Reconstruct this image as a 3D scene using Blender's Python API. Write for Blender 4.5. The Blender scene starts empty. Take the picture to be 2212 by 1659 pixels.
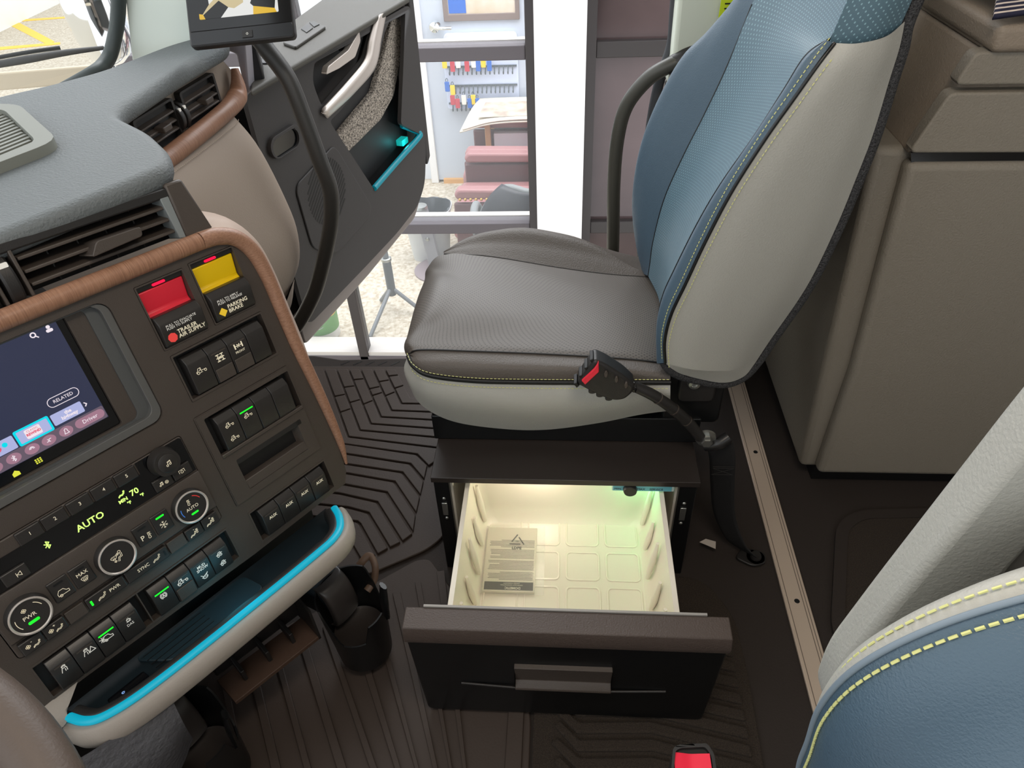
import bpy, bmesh, math, random
from mathutils import Vector, Matrix
from mathutils.geometry import tessellate_polygon
random.seed(11)
S = bpy.context.scene
COL = S.collection
# ---------------------------------------------------------------- camera
# metres; +X = rear of the truck, +Y = passenger side, +Z up, cab floor at z = 0
cd = bpy.data.cameras.new('camera'); cam = bpy.data.objects.new('camera', cd); COL.objects.link(cam)
cd.sensor_width = 36.0; cd.lens = 1534.0 / 2212.0 * 36.0; cd.clip_start = 0.02; cd.clip_end = 100
cam.matrix_world = Matrix(((0.99733, -0.0088, 0.07244, 0.0), (0.06095, 0.64624, -0.76069, 0.0),
                           (-0.04012, 0.76308, 0.64506, 1.14), (0, 0, 0, 1)))
S.camera = cam
S.cycles.adaptive_threshold = 0.03; S.cycles.max_bounces = 6; S.cycles.diffuse_bounces = 3; S.cycles.glossy_bounces = 3; S.cycles.transparent_max_bounces = 6; S.cycles.caustics_reflective = False; S.cycles.caustics_refractive = False
# ---------------------------------------------------------------- light
S.view_settings.view_transform = 'Standard'; S.view_settings.look = 'None'
S.view_settings.exposure = 0.1; S.view_settings.gamma = 1.0; S.view_settings.use_curve_mapping = False
w = bpy.data.worlds.new('daylight'); S.world = w; w.use_nodes = True
bg = w.node_tree.nodes['Background']; bg.inputs[0].default_value = (0.93, 0.97, 1.0, 1); bg.inputs[1].default_value = 1.6
def area(name, loc, target, size, size_y, power, color):
    l = bpy.data.lights.new(name, 'AREA'); l.shape = 'RECTANGLE'; l.size = size; l.size_y = size_y
    l.energy = power; l.color = color
    o = bpy.data.objects.new(name, l); COL.objects.link(o); o.location = loc
    d = Vector(target) - Vector(loc); o.rotation_euler = d.to_track_quat('-Z', 'Y').to_euler(); return o
for nm, lc, tg, sx, sy in (('windscreen_portal', (-0.93, 0.4, 1.25), (0.0, 0.4, 0.9), 2.2, 0.95), ('side_window_portal', (-0.2, -0.76, 1.36), (-0.2, 1.0, 1.36), 1.5, 0.72), ('doorway_portal', (-0.2, 1.56, 0.85), (-0.2, 0.0, 0.85), 1.1, 1.7)):
    area(nm, lc, tg, sx, sy, 1, (1, 1, 1)).data.cycles.is_portal = True
area('dome_lamp', (0.10, 0.25, 1.71), (0.0, 0.5, 0.0), 0.5, 0.3, 8, (1.0, 0.88, 0.75))
area('shop_fill_light', (0.0, 4.6, 2.6), (0.0, 4.6, 0.0), 5.0, 3.6, 240, (0.97, 0.98, 1.0))  # fill light added above the office to brighten the view outside
# ---------------------------------------------------------------- helpers
def lin(c):
    return tuple(((v / 255.0) / 12.92 if v / 255.0 <= 0.04045 else ((v / 255.0 + 0.055) / 1.055) ** 2.4) for v in c)
def mat(name, rgb, rough=0.5, metal=0.0, bump=None, vary=None, emit=None, spec=0.5, alpha=1.0, coat=0.0, stretch=None, trans=0.0):
    m = bpy.data.materials.new(name); m.use_nodes = True; nt = m.node_tree; b = nt.nodes['Principled BSDF']
    col = lin(rgb) + (1,)
    b.inputs['Base Color'].default_value = col; b.inputs['Roughness'].default_value = rough
    b.inputs['Metallic'].default_value = metal; b.inputs['Specular IOR Level'].default_value = spec
    if coat: b.inputs['Coat Weight'].default_value = coat; b.inputs['Coat Roughness'].default_value = 0.08
    if alpha < 1: b.inputs['Alpha'].default_value = alpha
    if trans: b.inputs['Transmission Weight'].default_value = trans
    if emit:
        b.inputs['Emission Color'].default_value = lin(emit[0]) + (1,); b.inputs['Emission Strength'].default_value = emit[1]
    if bump or vary:
        tc = nt.nodes.new('ShaderNodeTexCoord'); src = tc.outputs['Object']
        if stretch:
            mp = nt.nodes.new('ShaderNodeMapping'); mp.inputs['Scale'].default_value = stretch
            nt.links.new(src, mp.inputs['Vector']); src = mp.outputs['Vector']
    if bump:
        n = nt.nodes.new('ShaderNodeTexNoise'); n.inputs['Scale'].default_value = bump[0]; n.inputs['Detail'].default_value = 3
        nt.links.new(src, n.inputs['Vector'])
        bp = nt.nodes.new('ShaderNodeBump'); bp.inputs['Strength'].default_value = bump[1]; bp.inputs['Distance'].default_value = bump[2] if len(bump) > 2 else 0.001
        nt.links.new(n.outputs['Fac'], bp.inputs['Height']); nt.links.new(bp.outputs['Normal'], b.inputs['Normal'])
    if vary:
        n2 = nt.nodes.new('ShaderNodeTexNoise'); n2.inputs['Scale'].default_value = vary[0]; n2.inputs['Detail'].default_value = 5
        nt.links.new(src, n2.inputs['Vector'])
        r = nt.nodes.new('ShaderNodeValToRGB'); r.color_ramp.elements[0].position = 0.32; r.color_ramp.elements[1].position = 0.68
        r.color_ramp.elements[0].color = lin(vary[1]) + (1,); r.color_ramp.elements[1].color = lin(vary[2]) + (1,)
        nt.links.new(n2.outputs['Fac'], r.inputs['Fac']); nt.links.new(r.outputs['Color'], b.inputs['Base Color'])
    return m
def perforated(name, rgb, dot, scale, radius, rough=0.45):
    m = mat(name, rgb, rough, bump=(900, 0.25)); nt = m.node_tree; b = nt.nodes['Principled BSDF']
    uv = nt.nodes.new('ShaderNodeTexCoord'); mp = nt.nodes.new('ShaderNodeMapping')
    mp.inputs['Scale'].default_value = (scale, scale, scale); mp.inputs['Rotation'].default_value = (0, 0, 0.785)
    nt.links.new(uv.outputs['UV'], mp.inputs['Vector'])
    v = nt.nodes.new('ShaderNodeTexVoronoi'); v.voronoi_dimensions = '2D'; v.inputs['Randomness'].default_value = 0.0; v.inputs['Scale'].default_value = 1.0
    nt.links.new(mp.outputs['Vector'], v.inputs['Vector'])
    lt = nt.nodes.new('ShaderNodeMath'); lt.operation = 'LESS_THAN'; lt.inputs[1].default_value = radius
    nt.links.new(v.outputs['Distance'], lt.inputs[0])
    mx = nt.nodes.new('ShaderNodeMixRGB'); mx.inputs['Color1'].default_value = lin(rgb) + (1,); mx.inputs['Color2'].default_value = lin(dot) + (1,)
    nt.links.new(lt.outputs[0], mx.inputs['Fac']); nt.links.new(mx.outputs[0], b.inputs['Base Color'])
    return m

FRAME = {}
def thing(name, label, cat, loc=(0, 0, 0), frame=None, group=None):
    o = bpy.data.objects.new(name, None); COL.objects.link(o); o.empty_display_size = 0.05
    if frame is not None:
        o.matrix_world = frame; FRAME[o] = Matrix.Identity(4)
    else:
        o.location = loc; FRAME[o] = Matrix.Translation(Vector(loc)).inverted()
    o['label'] = label; o['category'] = cat
    if group: o['group'] = group
    return o
def tag(o, label, cat, group=None):
    o['label'] = label; o['category'] = cat
    if group: o['group'] = group
    return o
def struct(o): o['kind'] = 'structure'; return o
def stuff(o): o['kind'] = 'stuff'; return o
def obj(name, me, m, parent=None):
    o = bpy.data.objects.new(name, me); COL.objects.link(o)
    if m is not None:
        me.materials.clear(); me.materials.append(m)
    if parent is not None:
        o.parent = parent
        if parent in FRAME: o.matrix_parent_inverse = FRAME[parent]
    return o
def mk(name, verts, faces, m, parent=None, smooth=True, angle=38, bevel=0.0, seg=2, uv=None, clean=True):
    me = bpy.data.meshes.new(name); me.from_pydata([tuple(v) for v in verts], [], faces)
    if uv is not None:
        l = me.uv_layers.new(name='UVMap')
        for lp in me.loops: l.data[lp.index].uv = uv[lp.vertex_index]
    if clean:
        bm = bmesh.new(); bm.from_mesh(me); bmesh.ops.recalc_face_normals(bm, faces=bm.faces); bm.to_mesh(me); bm.free()
    if smooth:
        me.shade_smooth(); me.set_sharp_from_angle(angle=math.radians(angle))
    o = obj(name, me, m, parent)
    if bevel:
        b = o.modifiers.new('bevel', 'BEVEL'); b.width = bevel; b.segments = seg; b.limit_method = 'ANGLE'; b.angle_limit = math.radians(32)
        b.use_clamp_overlap = True
        for p in me.polygons: p.use_smooth = True
    return o
def box(name, x, y, z, m, parent=None, bevel=0.0, seg=2):
    v = [(a, b, c) for c in z for b in y for a in x]
    f = [(0, 2, 3, 1), (4, 5, 7, 6), (0, 1, 5, 4), (2, 6, 7, 3), (0, 4, 6, 2), (1, 3, 7, 5)]
    return mk(name, v, f, m, parent, bevel=bevel, seg=seg)
def lift(p, plane, a):
    if plane == 'xy': return (p[0], p[1], a)
    if plane == 'xz': return (p[0], a, p[1])
    return (a, p[0], p[1])
def prism(name, pts, a0, a1, m, parent=None, plane='xy', bevel=0.0, seg=2, holes=(), angle=38):
    loops = [list(pts)] + [list(h) for h in holes]; flat = [p for l in loops for p in l]; n = len(flat)
    tri = tessellate_polygon([[Vector((p[0], p[1], 0)) for p in l] for l in loops])
    v = [lift(p, plane, a0) for p in flat] + [lift(p, plane, a1) for p in flat]
    if not holes:
        f = [tuple(range(n)), tuple(range(n, 2 * n))]
    else:
        f = [tuple(t) for t in tri] + [tuple(i + n for i in t) for t in tri]
    k = 0
    for l in loops:
        for i in range(len(l)):
            j = (i + 1) % len(l); f.append((k + i, k + j, k + j + n, k + i + n))
        k += len(l)
    return mk(name, v, f, m, parent, bevel=bevel, seg=seg, angle=angle)
def ring(name, outer, inner, a0, a1, m, parent=None, plane='xy', bevel=0.0):
    return prism(name, outer, a0, a1, m, parent, plane, bevel, holes=[inner])
def rrect(x0, y0, x1, y1, r, n=5):
    out = []
    for cx, cy, a in ((x1 - r, y1 - r, 0), (x0 + r, y1 - r, 90), (x0 + r, y0 + r, 180), (x1 - r, y0 + r, 270)):
        for i in range(n + 1):
            t = math.radians(a + 90 * i / n); out.append((cx + r * math.cos(t), cy + r * math.sin(t)))
    return out
def rpoly(pts, r, n=4):
    out = []; k = len(pts)
    for i in range(k):
        p = Vector(pts[i]); a = Vector(pts[i - 1]) - p; b = Vector(pts[(i + 1) % k]) - p
        rr = min(r, a.length * 0.45, b.length * 0.45); s = p + a.normalized() * rr; e = p + b.normalized() * rr
        for j in range(n + 1):
            t = j / n; out.append(tuple(s * (1 - t) ** 2 + p * 2 * t * (1 - t) + e * t * t))
    return out
def inset(pts, d):
    k = len(pts); area2 = sum(pts[i][0] * pts[(i + 1) % k][1] - pts[(i + 1) % k][0] * pts[i][1] for i in range(k))
    s = 1 if area2 > 0 else -1; out = []
    for i in range(k):
        p = Vector(pts[i][:2]); a = (p - Vector(pts[i - 1][:2])).normalized(); b = (Vector(pts[(i + 1) % k][:2]) - p).normalized()
        n1 = Vector((-a.y, a.x)) * s; n2 = Vector((-b.y, b.x)) * s; m = n1 + n2
        if m.length < 1e-6: m = n1
        m.normalize(); c = max(0.35, m.dot(n1)); out.append(tuple(p + m * d / c))
    return out
def circle(cx, cy, r, n=28, ry=None):
    return [(cx + r * math.cos(2 * math.pi * i / n), cy + (ry or r) * math.sin(2 * math.pi * i / n)) for i in range(n)]
def crv(pts, n, closed=False):
    P = [Vector(p) for p in pts]; k = len(P); out = []
    segs = k if closed else k - 1
    def g(i): return P[i % k] if closed else P[max(0, min(k - 1, i))]
    for s in range(n if closed else n + 1):
        t = s * segs / n; i = min(int(t), segs - 1); t -= i
        p0, p1, p2, p3 = g(i - 1), g(i), g(i + 1), g(i + 2)
        if not closed:
            if i == 0: p0 = p1 * 2 - p2
            if i == segs - 1: p3 = p2 * 2 - p1
        out.append(0.5 * ((2 * p1) + (p2 - p0) * t + (2 * p0 - 5 * p1 + 4 * p2 - p3) * t * t + (3 * p1 - p0 - 3 * p2 + p3) * t ** 3))
    return out
def tube(name, pts, r, m, parent=None, n=12, res=24, closed=False, straight=False, flat=1.0, up=None):
    C = [Vector(p) for p in pts] if straight else crv(pts, res, closed)
    k = len(C); v = []; f = []; prev = None
    for i, c in enumerate(C):
        a = C[i - 1] if (i or closed) else c; b = C[(i + 1) % k] if (i < k - 1 or closed) else c
        t = (b - a).normalized()
        if up is not None: x = t.cross(Vector(up)).normalized()
        elif prev is None: x = t.orthogonal().normalized()
        else: x = (prev - t * prev.dot(t)).normalized()
        prev = x; y = t.cross(x)
        if isinstance(r, (list, tuple)):
            q = i * (len(r) - 1) / max(1, k - 1); j = min(int(q), len(r) - 2); rr = r[j] * (1 - q + j) + r[j + 1] * (q - j)
        else: rr = r
        for s in range(n):
            an = 2 * math.pi * s / n; v.append(c + x * rr * math.cos(an) + y * rr * flat * math.sin(an))
    for i in range(k if closed else k - 1):
        for s in range(n):
            a = i * n + s; b = i * n + (s + 1) % n; j = (i + 1) % k
            f.append((a, b, j * n + (s + 1) % n, j * n + s))
    if not closed: f += [tuple(range(n))[::-1], tuple(range((k - 1) * n, k * n))]
    return mk(name, v, f, m, parent, angle=50)
def patch(name, rows, m, parent=None, nu=10, nv=28, solid=0.0, angle=60):
    R = [crv(r, nv) for r in rows]; cols = [crv([R[i][j] for i in range(len(R))], nu) for j in range(nv + 1)]
    v = []; uv = []; f = []
    for i in range(nu + 1):
        for j in range(nv + 1): v.append(cols[j][i])
    lu = [0.0]; mid = nv // 2
    for i in range(nu): lu.append(lu[-1] + (cols[mid][i + 1] - cols[mid][i]).length)
    lv = [0.0]; mu = nu // 2
    for j in range(nv): lv.append(lv[-1] + (cols[j + 1][mu] - cols[j][mu]).length)
    for i in range(nu + 1):
        for j in range(nv + 1): uv.append((lu[i], lv[j]))
    for i in range(nu):
        for j in range(nv):
            a = i * (nv + 1) + j; f.append((a, a + 1, a + nv + 2, a + nv + 1))
    o = mk(name, v, f, m, parent, angle=angle, uv=uv)
    if solid:
        s = o.modifiers.new('solid', 'SOLIDIFY'); s.thickness = solid; s.offset = -1
    return o
def lathe(name, prof, m, parent=None, n=32, c=(0, 0, 0), angle=38, axis='z'):
    v = []; f = []
    for r, z in prof:
        for s in range(n):
            a = 2 * math.pi * s / n; p = (r * math.cos(a), r * math.sin(a), z)
            if axis == 'y': p = (p[0], -p[2], p[1])
            if axis == 'x': p = (p[2], p[0], p[1])
            v.append((c[0] + p[0], c[1] + p[1], c[2] + p[2]))
    k = len(prof)
    for i in range(k - 1):
        for s in range(n): f.append((i * n + s, i * n + (s + 1) % n, (i + 1) * n + (s + 1) % n, (i + 1) * n + s))
    if prof[0][0] > 1e-5: f.append(tuple(range(n)))
    if prof[-1][0] > 1e-5: f.append(tuple(range((k - 1) * n, k * n)))
    return mk(name, v, f, m, parent, angle=angle)
def strokes(name, lines, wd, z, m, parent=None, at=(0, 0), sc=1.0, thick=0.0003):
    v = []; f = []
    for l in lines:
        for i in range(len(l) - 1):
            a = Vector((at[0] + l[i][0] * sc, at[1] + l[i][1] * sc)); b = Vector((at[0] + l[i + 1][0] * sc, at[1] + l[i + 1][1] * sc))
            d = b - a
            if d.length < 1e-7: continue
            d.normalize(); n = Vector((-d.y, d.x)) * wd / 2; a = a - d * wd * 0.4; b = b + d * wd * 0.4; k = len(v)
            for zz in (z, z + thick):
                for p in (a + n, a - n, b - n, b + n): v.append((p.x, p.y, zz))
            f += [(k + 4, k + 5, k + 6, k + 7), (k, k + 1, k + 5, k + 4), (k + 1, k + 2, k + 6, k + 5), (k + 2, k + 3, k + 7, k + 6), (k + 3, k, k + 4, k + 7)]
    return mk(name, v, f, m, parent, smooth=False)
def text(name, s, at, z, size, m, parent=None, rot=0.0, sx=1.0, bold=0.0, align='CENTER', plane=None):
    c = bpy.data.curves.new('t', 'FONT'); c.body = s; c.size = size; c.align_x = align; c.align_y = 'CENTER'; c.extrude = 0.00012; c.offset = bold
    c.space_line = 0.85; c.resolution_u = 2
    o = bpy.data.objects.new('t', c); me = bpy.data.meshes.new_from_object(o)
    bpy.data.objects.remove(o); bpy.data.curves.remove(c)
    mt = Matrix.Translation((at[0], at[1], z)) @ Matrix.Rotation(rot, 4, 'Z') @ Matrix.Diagonal((sx, 1, 1, 1))
    if plane is not None: mt = plane @ mt
    me.transform(mt); me.name = name
    return obj(name, me, m, parent)
def stitches(name, pts, m, parent, dash=0.004, gap=0.0022, r=0.0006, off=(0, 0, 0)):
    C = crv(pts, 160); L = [0.0]
    for i in range(len(C) - 1): L.append(L[-1] + (C[i + 1] - C[i]).length)
    def at(d):
        for i in range(len(C) - 1):
            if L[i + 1] >= d: return C[i].lerp(C[i + 1], (d - L[i]) / max(1e-9, L[i + 1] - L[i]))
        return C[-1]
    v = []; f = []; d = 0.0; o = Vector(off)
    while d + dash < L[-1]:
        a = at(d) + o; b = at(d + dash) + o; t = (b - a).normalized(); x = t.orthogonal().normalized(); y = t.cross(x); k = len(v)
        for p in (a, b):
            for s in range(5):
                an = 2 * math.pi * s / 5; v.append(p + x * r * math.cos(an) + y * r * math.sin(an))
        for s in range(5): f.append((k + s, k + (s + 1) % 5, k + 5 + (s + 1) % 5, k + 5 + s))
        f += [tuple(k + s for s in range(5)), tuple(k + 5 + s for s in range(5))]
        d += dash + gap
    return stuff(mk(name, v, f, m, parent, smooth=False))
def clone(o, parent=None):
    c = o.copy(); COL.objects.link(c)
    if parent is not None: c.parent = parent
    return c
def clone_tree(o, frame):
    r = o.copy(); COL.objects.link(r); r.matrix_world = frame
    for ch in [c for c in bpy.data.objects if c.parent == o]:
        k = ch.copy(); COL.objects.link(k); k.parent = r
        for g in [c for c in bpy.data.objects if c.parent == ch]:
            q = g.copy(); COL.objects.link(q); q.parent = k
    return r
# ---------------------------------------------------------------- materials
M_panel = mat('charcoal_plastic', (74, 66, 60), 0.45, bump=(700, 0.25))
M_panel2 = mat('black_plastic', (36, 34, 33), 0.45, bump=(700, 0.15))
M_switch = mat('switch_plastic', (46, 43, 41), 0.36, bump=(900, 0.12))
M_black = mat('deep_black', (14, 14, 15), 0.5)
M_gloss = mat('gloss_black', (9, 10, 13), 0.12)
M_pad = mat('soft_dash_top', (100, 105, 106), 0.6, bump=(300, 0.8, 0.002))
M_tan = mat('taupe_panel', (156, 141, 127), 0.6, bump=(380, 0.35))
M_tanside = mat('taupe_trim', (178, 156, 140), 0.55, bump=(500, 0.2))
M_wood = mat('brown_wood_trim', (150, 108, 84), 0.42, vary=(9, (136, 97, 75), (166, 124, 98)), stretch=(90, 4, 4))
M_woody = mat('brown_wood_dash_trim', (150, 108, 84), 0.42, vary=(9, (134, 95, 74), (162, 120, 95)), stretch=(4, 90, 4))
M_woodv = mat('brown_wood_side_trim', (150, 108, 84), 0.42, vary=(9, (140, 101, 79), (168, 127, 102)), stretch=(30, 80, 8))
M_seat = mat('brown_leather', (88, 81, 75), 0.5, bump=(420, 0.45, 0.002))
M_seatp = perforated('perforated_brown_leather', (94, 88, 82), (54, 50, 46), 190, 0.22)
M_blue = mat('blue_leather', (74, 95, 111), 0.42, bump=(700, 0.35, 0.0015))
M_bluep = perforated('perforated_blue_leather', (86, 112, 125), (134, 168, 180), 165, 0.17)
M_pale = mat('pale_grey_leather', (172, 171, 164), 0.5, bump=(420, 0.35, 0.0015))
M_carpet = mat('charcoal_carpet', (44, 44, 45), 0.95, bump=(420, 1.0, 0.004), vary=(600, (24, 24, 25), (78, 78, 80)))
M_yarn = mat('yellow_green_thread', (212, 212, 140), 0.6)
M_metalblk = mat('black_painted_steel', (16, 17, 18), 0.35)
M_brownblk = mat('dark_brown_steel', (44, 38, 35), 0.4)
M_alu = mat('brushed_aluminium', (204, 186, 168), 0.42, metal=0.2, bump=(240, 0.12))
M_silver = mat('satin_silver', (212, 202, 194), 0.38, metal=0.45)
M_chrome = mat('chrome', (235, 238, 240), 0.06, metal=1.0)
M_steel = mat('zinc_steel', (176, 178, 174), 0.28, metal=0.9)
M_floor = mat('dark_brown_floor_rubber', (42, 34, 29), 0.75, bump=(260, 0.5))
M_mat = mat('dark_brown_rubber_mat', (60, 49, 42), 0.62, bump=(300, 0.2))
M_rug = mat('dark_brown_carpet', (52, 43, 35), 0.95, bump=(700, 0.9, 0.003), vary=(500, (40, 32, 26), (64, 54, 44)))
M_cab = mat('taupe_cabinet', (138, 131, 119), 0.58, bump=(330, 0.5, 0.002))
M_cab2 = mat('taupe_cabinet_trim', (146, 133, 118), 0.58, bump=(330, 0.5, 0.002))
M_cream = mat('cream_liner', (240, 232, 216), 0.28)
M_cyan = mat('cyan_light_strip', (0, 130, 150), 0.45, emit=((0, 172, 202), 0.52))
M_teal = mat('teal_trim', (0, 120, 135), 0.4, emit=((0, 110, 125), 0.35))
M_white = mat('white_print', (225, 222, 214), 0.6, emit=((225, 222, 214), 0.25))
M_cream_print = mat('warm_white_print', (232, 222, 196), 0.6, emit=((232, 222, 196), 0.3))
M_lime = mat('lime_display', (200, 235, 120), 0.5, emit=((196, 235, 118), 0.9))
M_green = mat('green_indicator', (30, 220, 40), 0.5, emit=((20, 230, 40), 1.0))
M_redled = mat('red_indicator', (240, 10, 60), 0.5, emit=((240, 10, 60), 1.0))
M_red = mat('red_plastic', (238, 46, 66), 0.45)
M_yellow = mat('yellow_plastic', (255, 212, 10), 0.45)
M_redsign = mat('red_print', (236, 70, 66), 0.6, emit=((236, 70, 66), 0.2))
M_yelsign = mat('yellow_print', (240, 200, 50), 0.6, emit=((240, 200, 50), 0.2))
PANEL = Matrix(((0.54451, -0.20157, 0.81417, -0.4942), (0.8356, 0.21442, -0.50576, 0.5903), (-0.07263, 0.95572, 0.28518, 0.4189), (0, 0, 0, 1)))
DOOR = Matrix(((0.29237, 0, 0.9563, -0.645), (0.9563, 0, -0.29237, 1.478), (0, 1, 0, 0.1), (0, 0, 0, 1)))
VENT = Matrix(((0.1414, 0, 0.98995, -0.689), (0.98995, 0, -0.1414, 1.106), (0, 1, 0, 0.70), (0, 0, 0, 1)))

# ---------------------------------------------------------------- cab floor and shell
struct(prism('floor', [(-1.1, -0.45), (1.3, -0.45), (1.3, 1.47), (0.2, 1.47), (-0.43, 1.447), (-0.585, 1.44), (-0.66, 1.456), (-1.1, 1.47)], -0.05, 0.0, M_floor, bevel=0.006))
fl = bpy.data.objects['floor']
for k in range(7):
    x = -0.582 + 0.0333 * k
    prism('sill_slot', [(x, 1.4155), (x + 0.004, 1.4145), (x + 0.022, 1.4295), (x + 0.018, 1.4305)], -0.002, 0.0006, M_black, fl)
struct(box('wall_front', (-1.12, -1.08), (-0.45, 1.47), (-0.05, 0.60), M_black))
M_head = mat('headliner', (176, 172, 164), 0.9)
struct(box('ceiling', (-0.72, 1.42), (-0.78, 1.56), (1.72, 1.76), M_head))
struct(box('wall_left', (-1.1, 1.42), (-0.78, -0.74), (-0.05, 0.9), M_tan))
struct(box('wall_rear', (1.38, 1.42), (-0.78, 1.56), (-0.05, 1.76), M_head))
struct(box('wall_right', (0.30, 1.42), (1.50, 1.54), (0.70, 1.76), M_head))
# passenger side wall behind the door opening (below the pillar trim)
struct(prism('wall_side', [(0.20, -0.05), (1.3, -0.05), (1.3, 0.70), (0.30, 0.70), (0.235, 0.52)], 1.47, 1.53, M_tan, plane='xz', bevel=0.006))
# aluminium floor strip
t = thing('floor_strip', 'long bare aluminium strip screwed across the dark floor beside the cabinet', 'trim strip', (0.418, 0.5, 0))
box('strip_body', (0.397, 0.440), (0.10, 1.44), (0.0, 0.006), M_alu, t, bevel=0.0015)
for x in (0.4035, 0.4295, 0.4345):
    box('edge_groove', (x - 0.0005, x + 0.0005), (0.10, 1.44), (0.0058, 0.0064), mat('groove_shadow', (98, 86, 76), 0.6) if x < 0.404 else bpy.data.materials['groove_shadow'], t)
for y in (0.38, 0.745, 1.115):
    s = lathe('screw', [(0.0, 0.0052), (0.0028, 0.0052), (0.0044, 0.0068), (0.0048, 0.0062)], M_black, t, n=14, c=(0.419, y, 0))
    box('drive_slot', (0.4175, 0.4205), (y - 0.0004, y + 0.0004), (0.0052, 0.0056), M_steel, s)
# ------------------------------------------------ rubber mat in the passenger footwell
t = thing('rubber_floor_mat', 'dark brown rubber mat with chevron ribs in the passenger footwell', 'floor mat', (-0.45, 1.1, 0))
prism('mat_base', rpoly([(-0.86, 1.40), (-0.225, 1.402), (-0.232, 0.87), (-0.262, 0.835), (-0.365, 0.775), (-0.86, 0.70)], 0.02), 0.0, 0.007, M_mat, t, bevel=0.002)
G = [[(-0.427, 1.386), (-0.370, 1.277), (-0.230, 1.277)], [(-0.457, 1.386), (-0.389, 1.254), (-0.230, 1.253)],
     [(-0.488, 1.386), (-0.409, 1.229), (-0.230, 1.222)], [(-0.520, 1.386), (-0.430, 1.206), (-0.230, 1.193)],
     [(-0.551, 1.386), (-0.449, 1.182), (-0.235, 1.164)], [(-0.583, 1.386), (-0.470, 1.160), (-0.240, 1.135)],
     [(-0.615, 1.386), (-0.492, 1.138), (-0.245, 1.102)], [(-0.647, 1.386), (-0.513, 1.117), (-0.324, 1.086), (-0.292, 1.050)]]
def lerp2(a, b, t): return (a[0] + (b[0] - a[0]) * t, a[1] + (b[1] - a[1]) * t)
for i in range(len(G) - 1):
    a, b = G[i], G[i + 1]
    cuts = [0.0, 0.22 + 0.11 * (i % 3), 0.58 + 0.09 * (i % 2)] if i < 6 else [0.0]
    for k in range(len(cuts)):
        c0 = cuts[k]; c1 = cuts[k + 1] if k + 1 < len(cuts) else None
        if c1 is not None: poly = [lerp2(a[0], a[1], c0), lerp2(a[0], a[1], c1), lerp2(b[0], b[1], c1), lerp2(b[0], b[1], c0)]
        else: poly = [lerp2(a[0], a[1], c0)] + a[1:] + b[:0:-1] + [lerp2(b[0], b[1], c0)]
        prism('rib', inset(poly, 0.0022), 0.006, 0.0125, M_mat, t, bevel=0.0016)
H = [[(-0.86, 1.150), (-0.502, 1.117), (-0.324, 1.086), (-0.293, 1.054)], [(-0.86, 1.125), (-0.49, 1.085), (-0.334, 1.057), (-0.294, 1.008)],
     [(-0.86, 1.095), (-0.477, 1.053), (-0.347, 1.031), (-0.295, 0.964)], [(-0.86, 1.065), (-0.466, 1.025), (-0.359, 1.004), (-0.296, 0.916)],
     [(-0.86, 1.035), (-0.464, 0.993), (-0.370, 0.974), (-0.294, 0.868)], [(-0.86, 1.010), (-0.470, 0.968), (-0.385, 0.947), (-0.314, 0.847)],
     [(-0.86, 0.975), (-0.442, 0.931), (-0.397, 0.918), (-0.336, 0.832)], [(-0.86, 0.945), (-0.415, 0.895), (-0.408, 0.889), (-0.357, 0.815)], [(-0.86, 0.91), (-0.44, 0.865), (-0.425, 0.855), (-0.385, 0.800)]]
for a, b in zip(H, H[1:]):
    prism('rib', inset(a + b[::-1], 0.0024), 0.006, 0.0125, M_mat, t, bevel=0.0016)
# ------------------------------------------------ rubber mat towards the driver
t = thing('rubber_floor_mat', 'dark brown rubber mat with long straight ribs below the cup holders', 'floor mat', (-0.35, 0.5, 0))
prism('mat_base', rpoly([(-0.86, 0.42), (-0.372, 0.742), (-0.279, 0.812), (-0.254, 0.814), (-0.200, 0.745), (-0.06, 0.56), (-0.047, 0.52), (-0.045, 0.05), (-0.86, 0.05)], 0.02), 0.0, 0.006, M_mat, t, bevel=0.002)
ux, uy = 0.507, -0.862
px_, py_ = 0.862, 0.507
for k in range(19):
    w = 0.030
    cx, cy = -0.245 - 0.0325 * k * 1.16, 0.700 - 0.017 * k * 0.4
    if k == 0: a0, a1 = 0.0, 0.62
    a0, a1 = 0.0 + 0.0, 0.62
    cx = -0.236 - 0.0375 * k; cy = 0.782 - 0.0245 * k
    hw = 0.0125 if k % 2 else 0.0165
    p = [(cx, cy), (cx + px_ * hw, cy + py_ * hw * 0.4), (cx + px_ * hw + ux * a1, cy + py_ * hw * 0.4 + uy * a1), (cx + ux * a1, cy + uy * a1)]
    p = [(min(q[0], -0.098) if q[1] < 0.6 else q[0], q[1]) for q in p]
    prism('rib', p, 0.005, 0.0115, M_mat, t, bevel=0.0014)
box('edge_band', (-0.084, -0.058), (0.05, 0.535), (0.005, 0.010), M_mat, t, bevel=0.0015)
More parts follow.
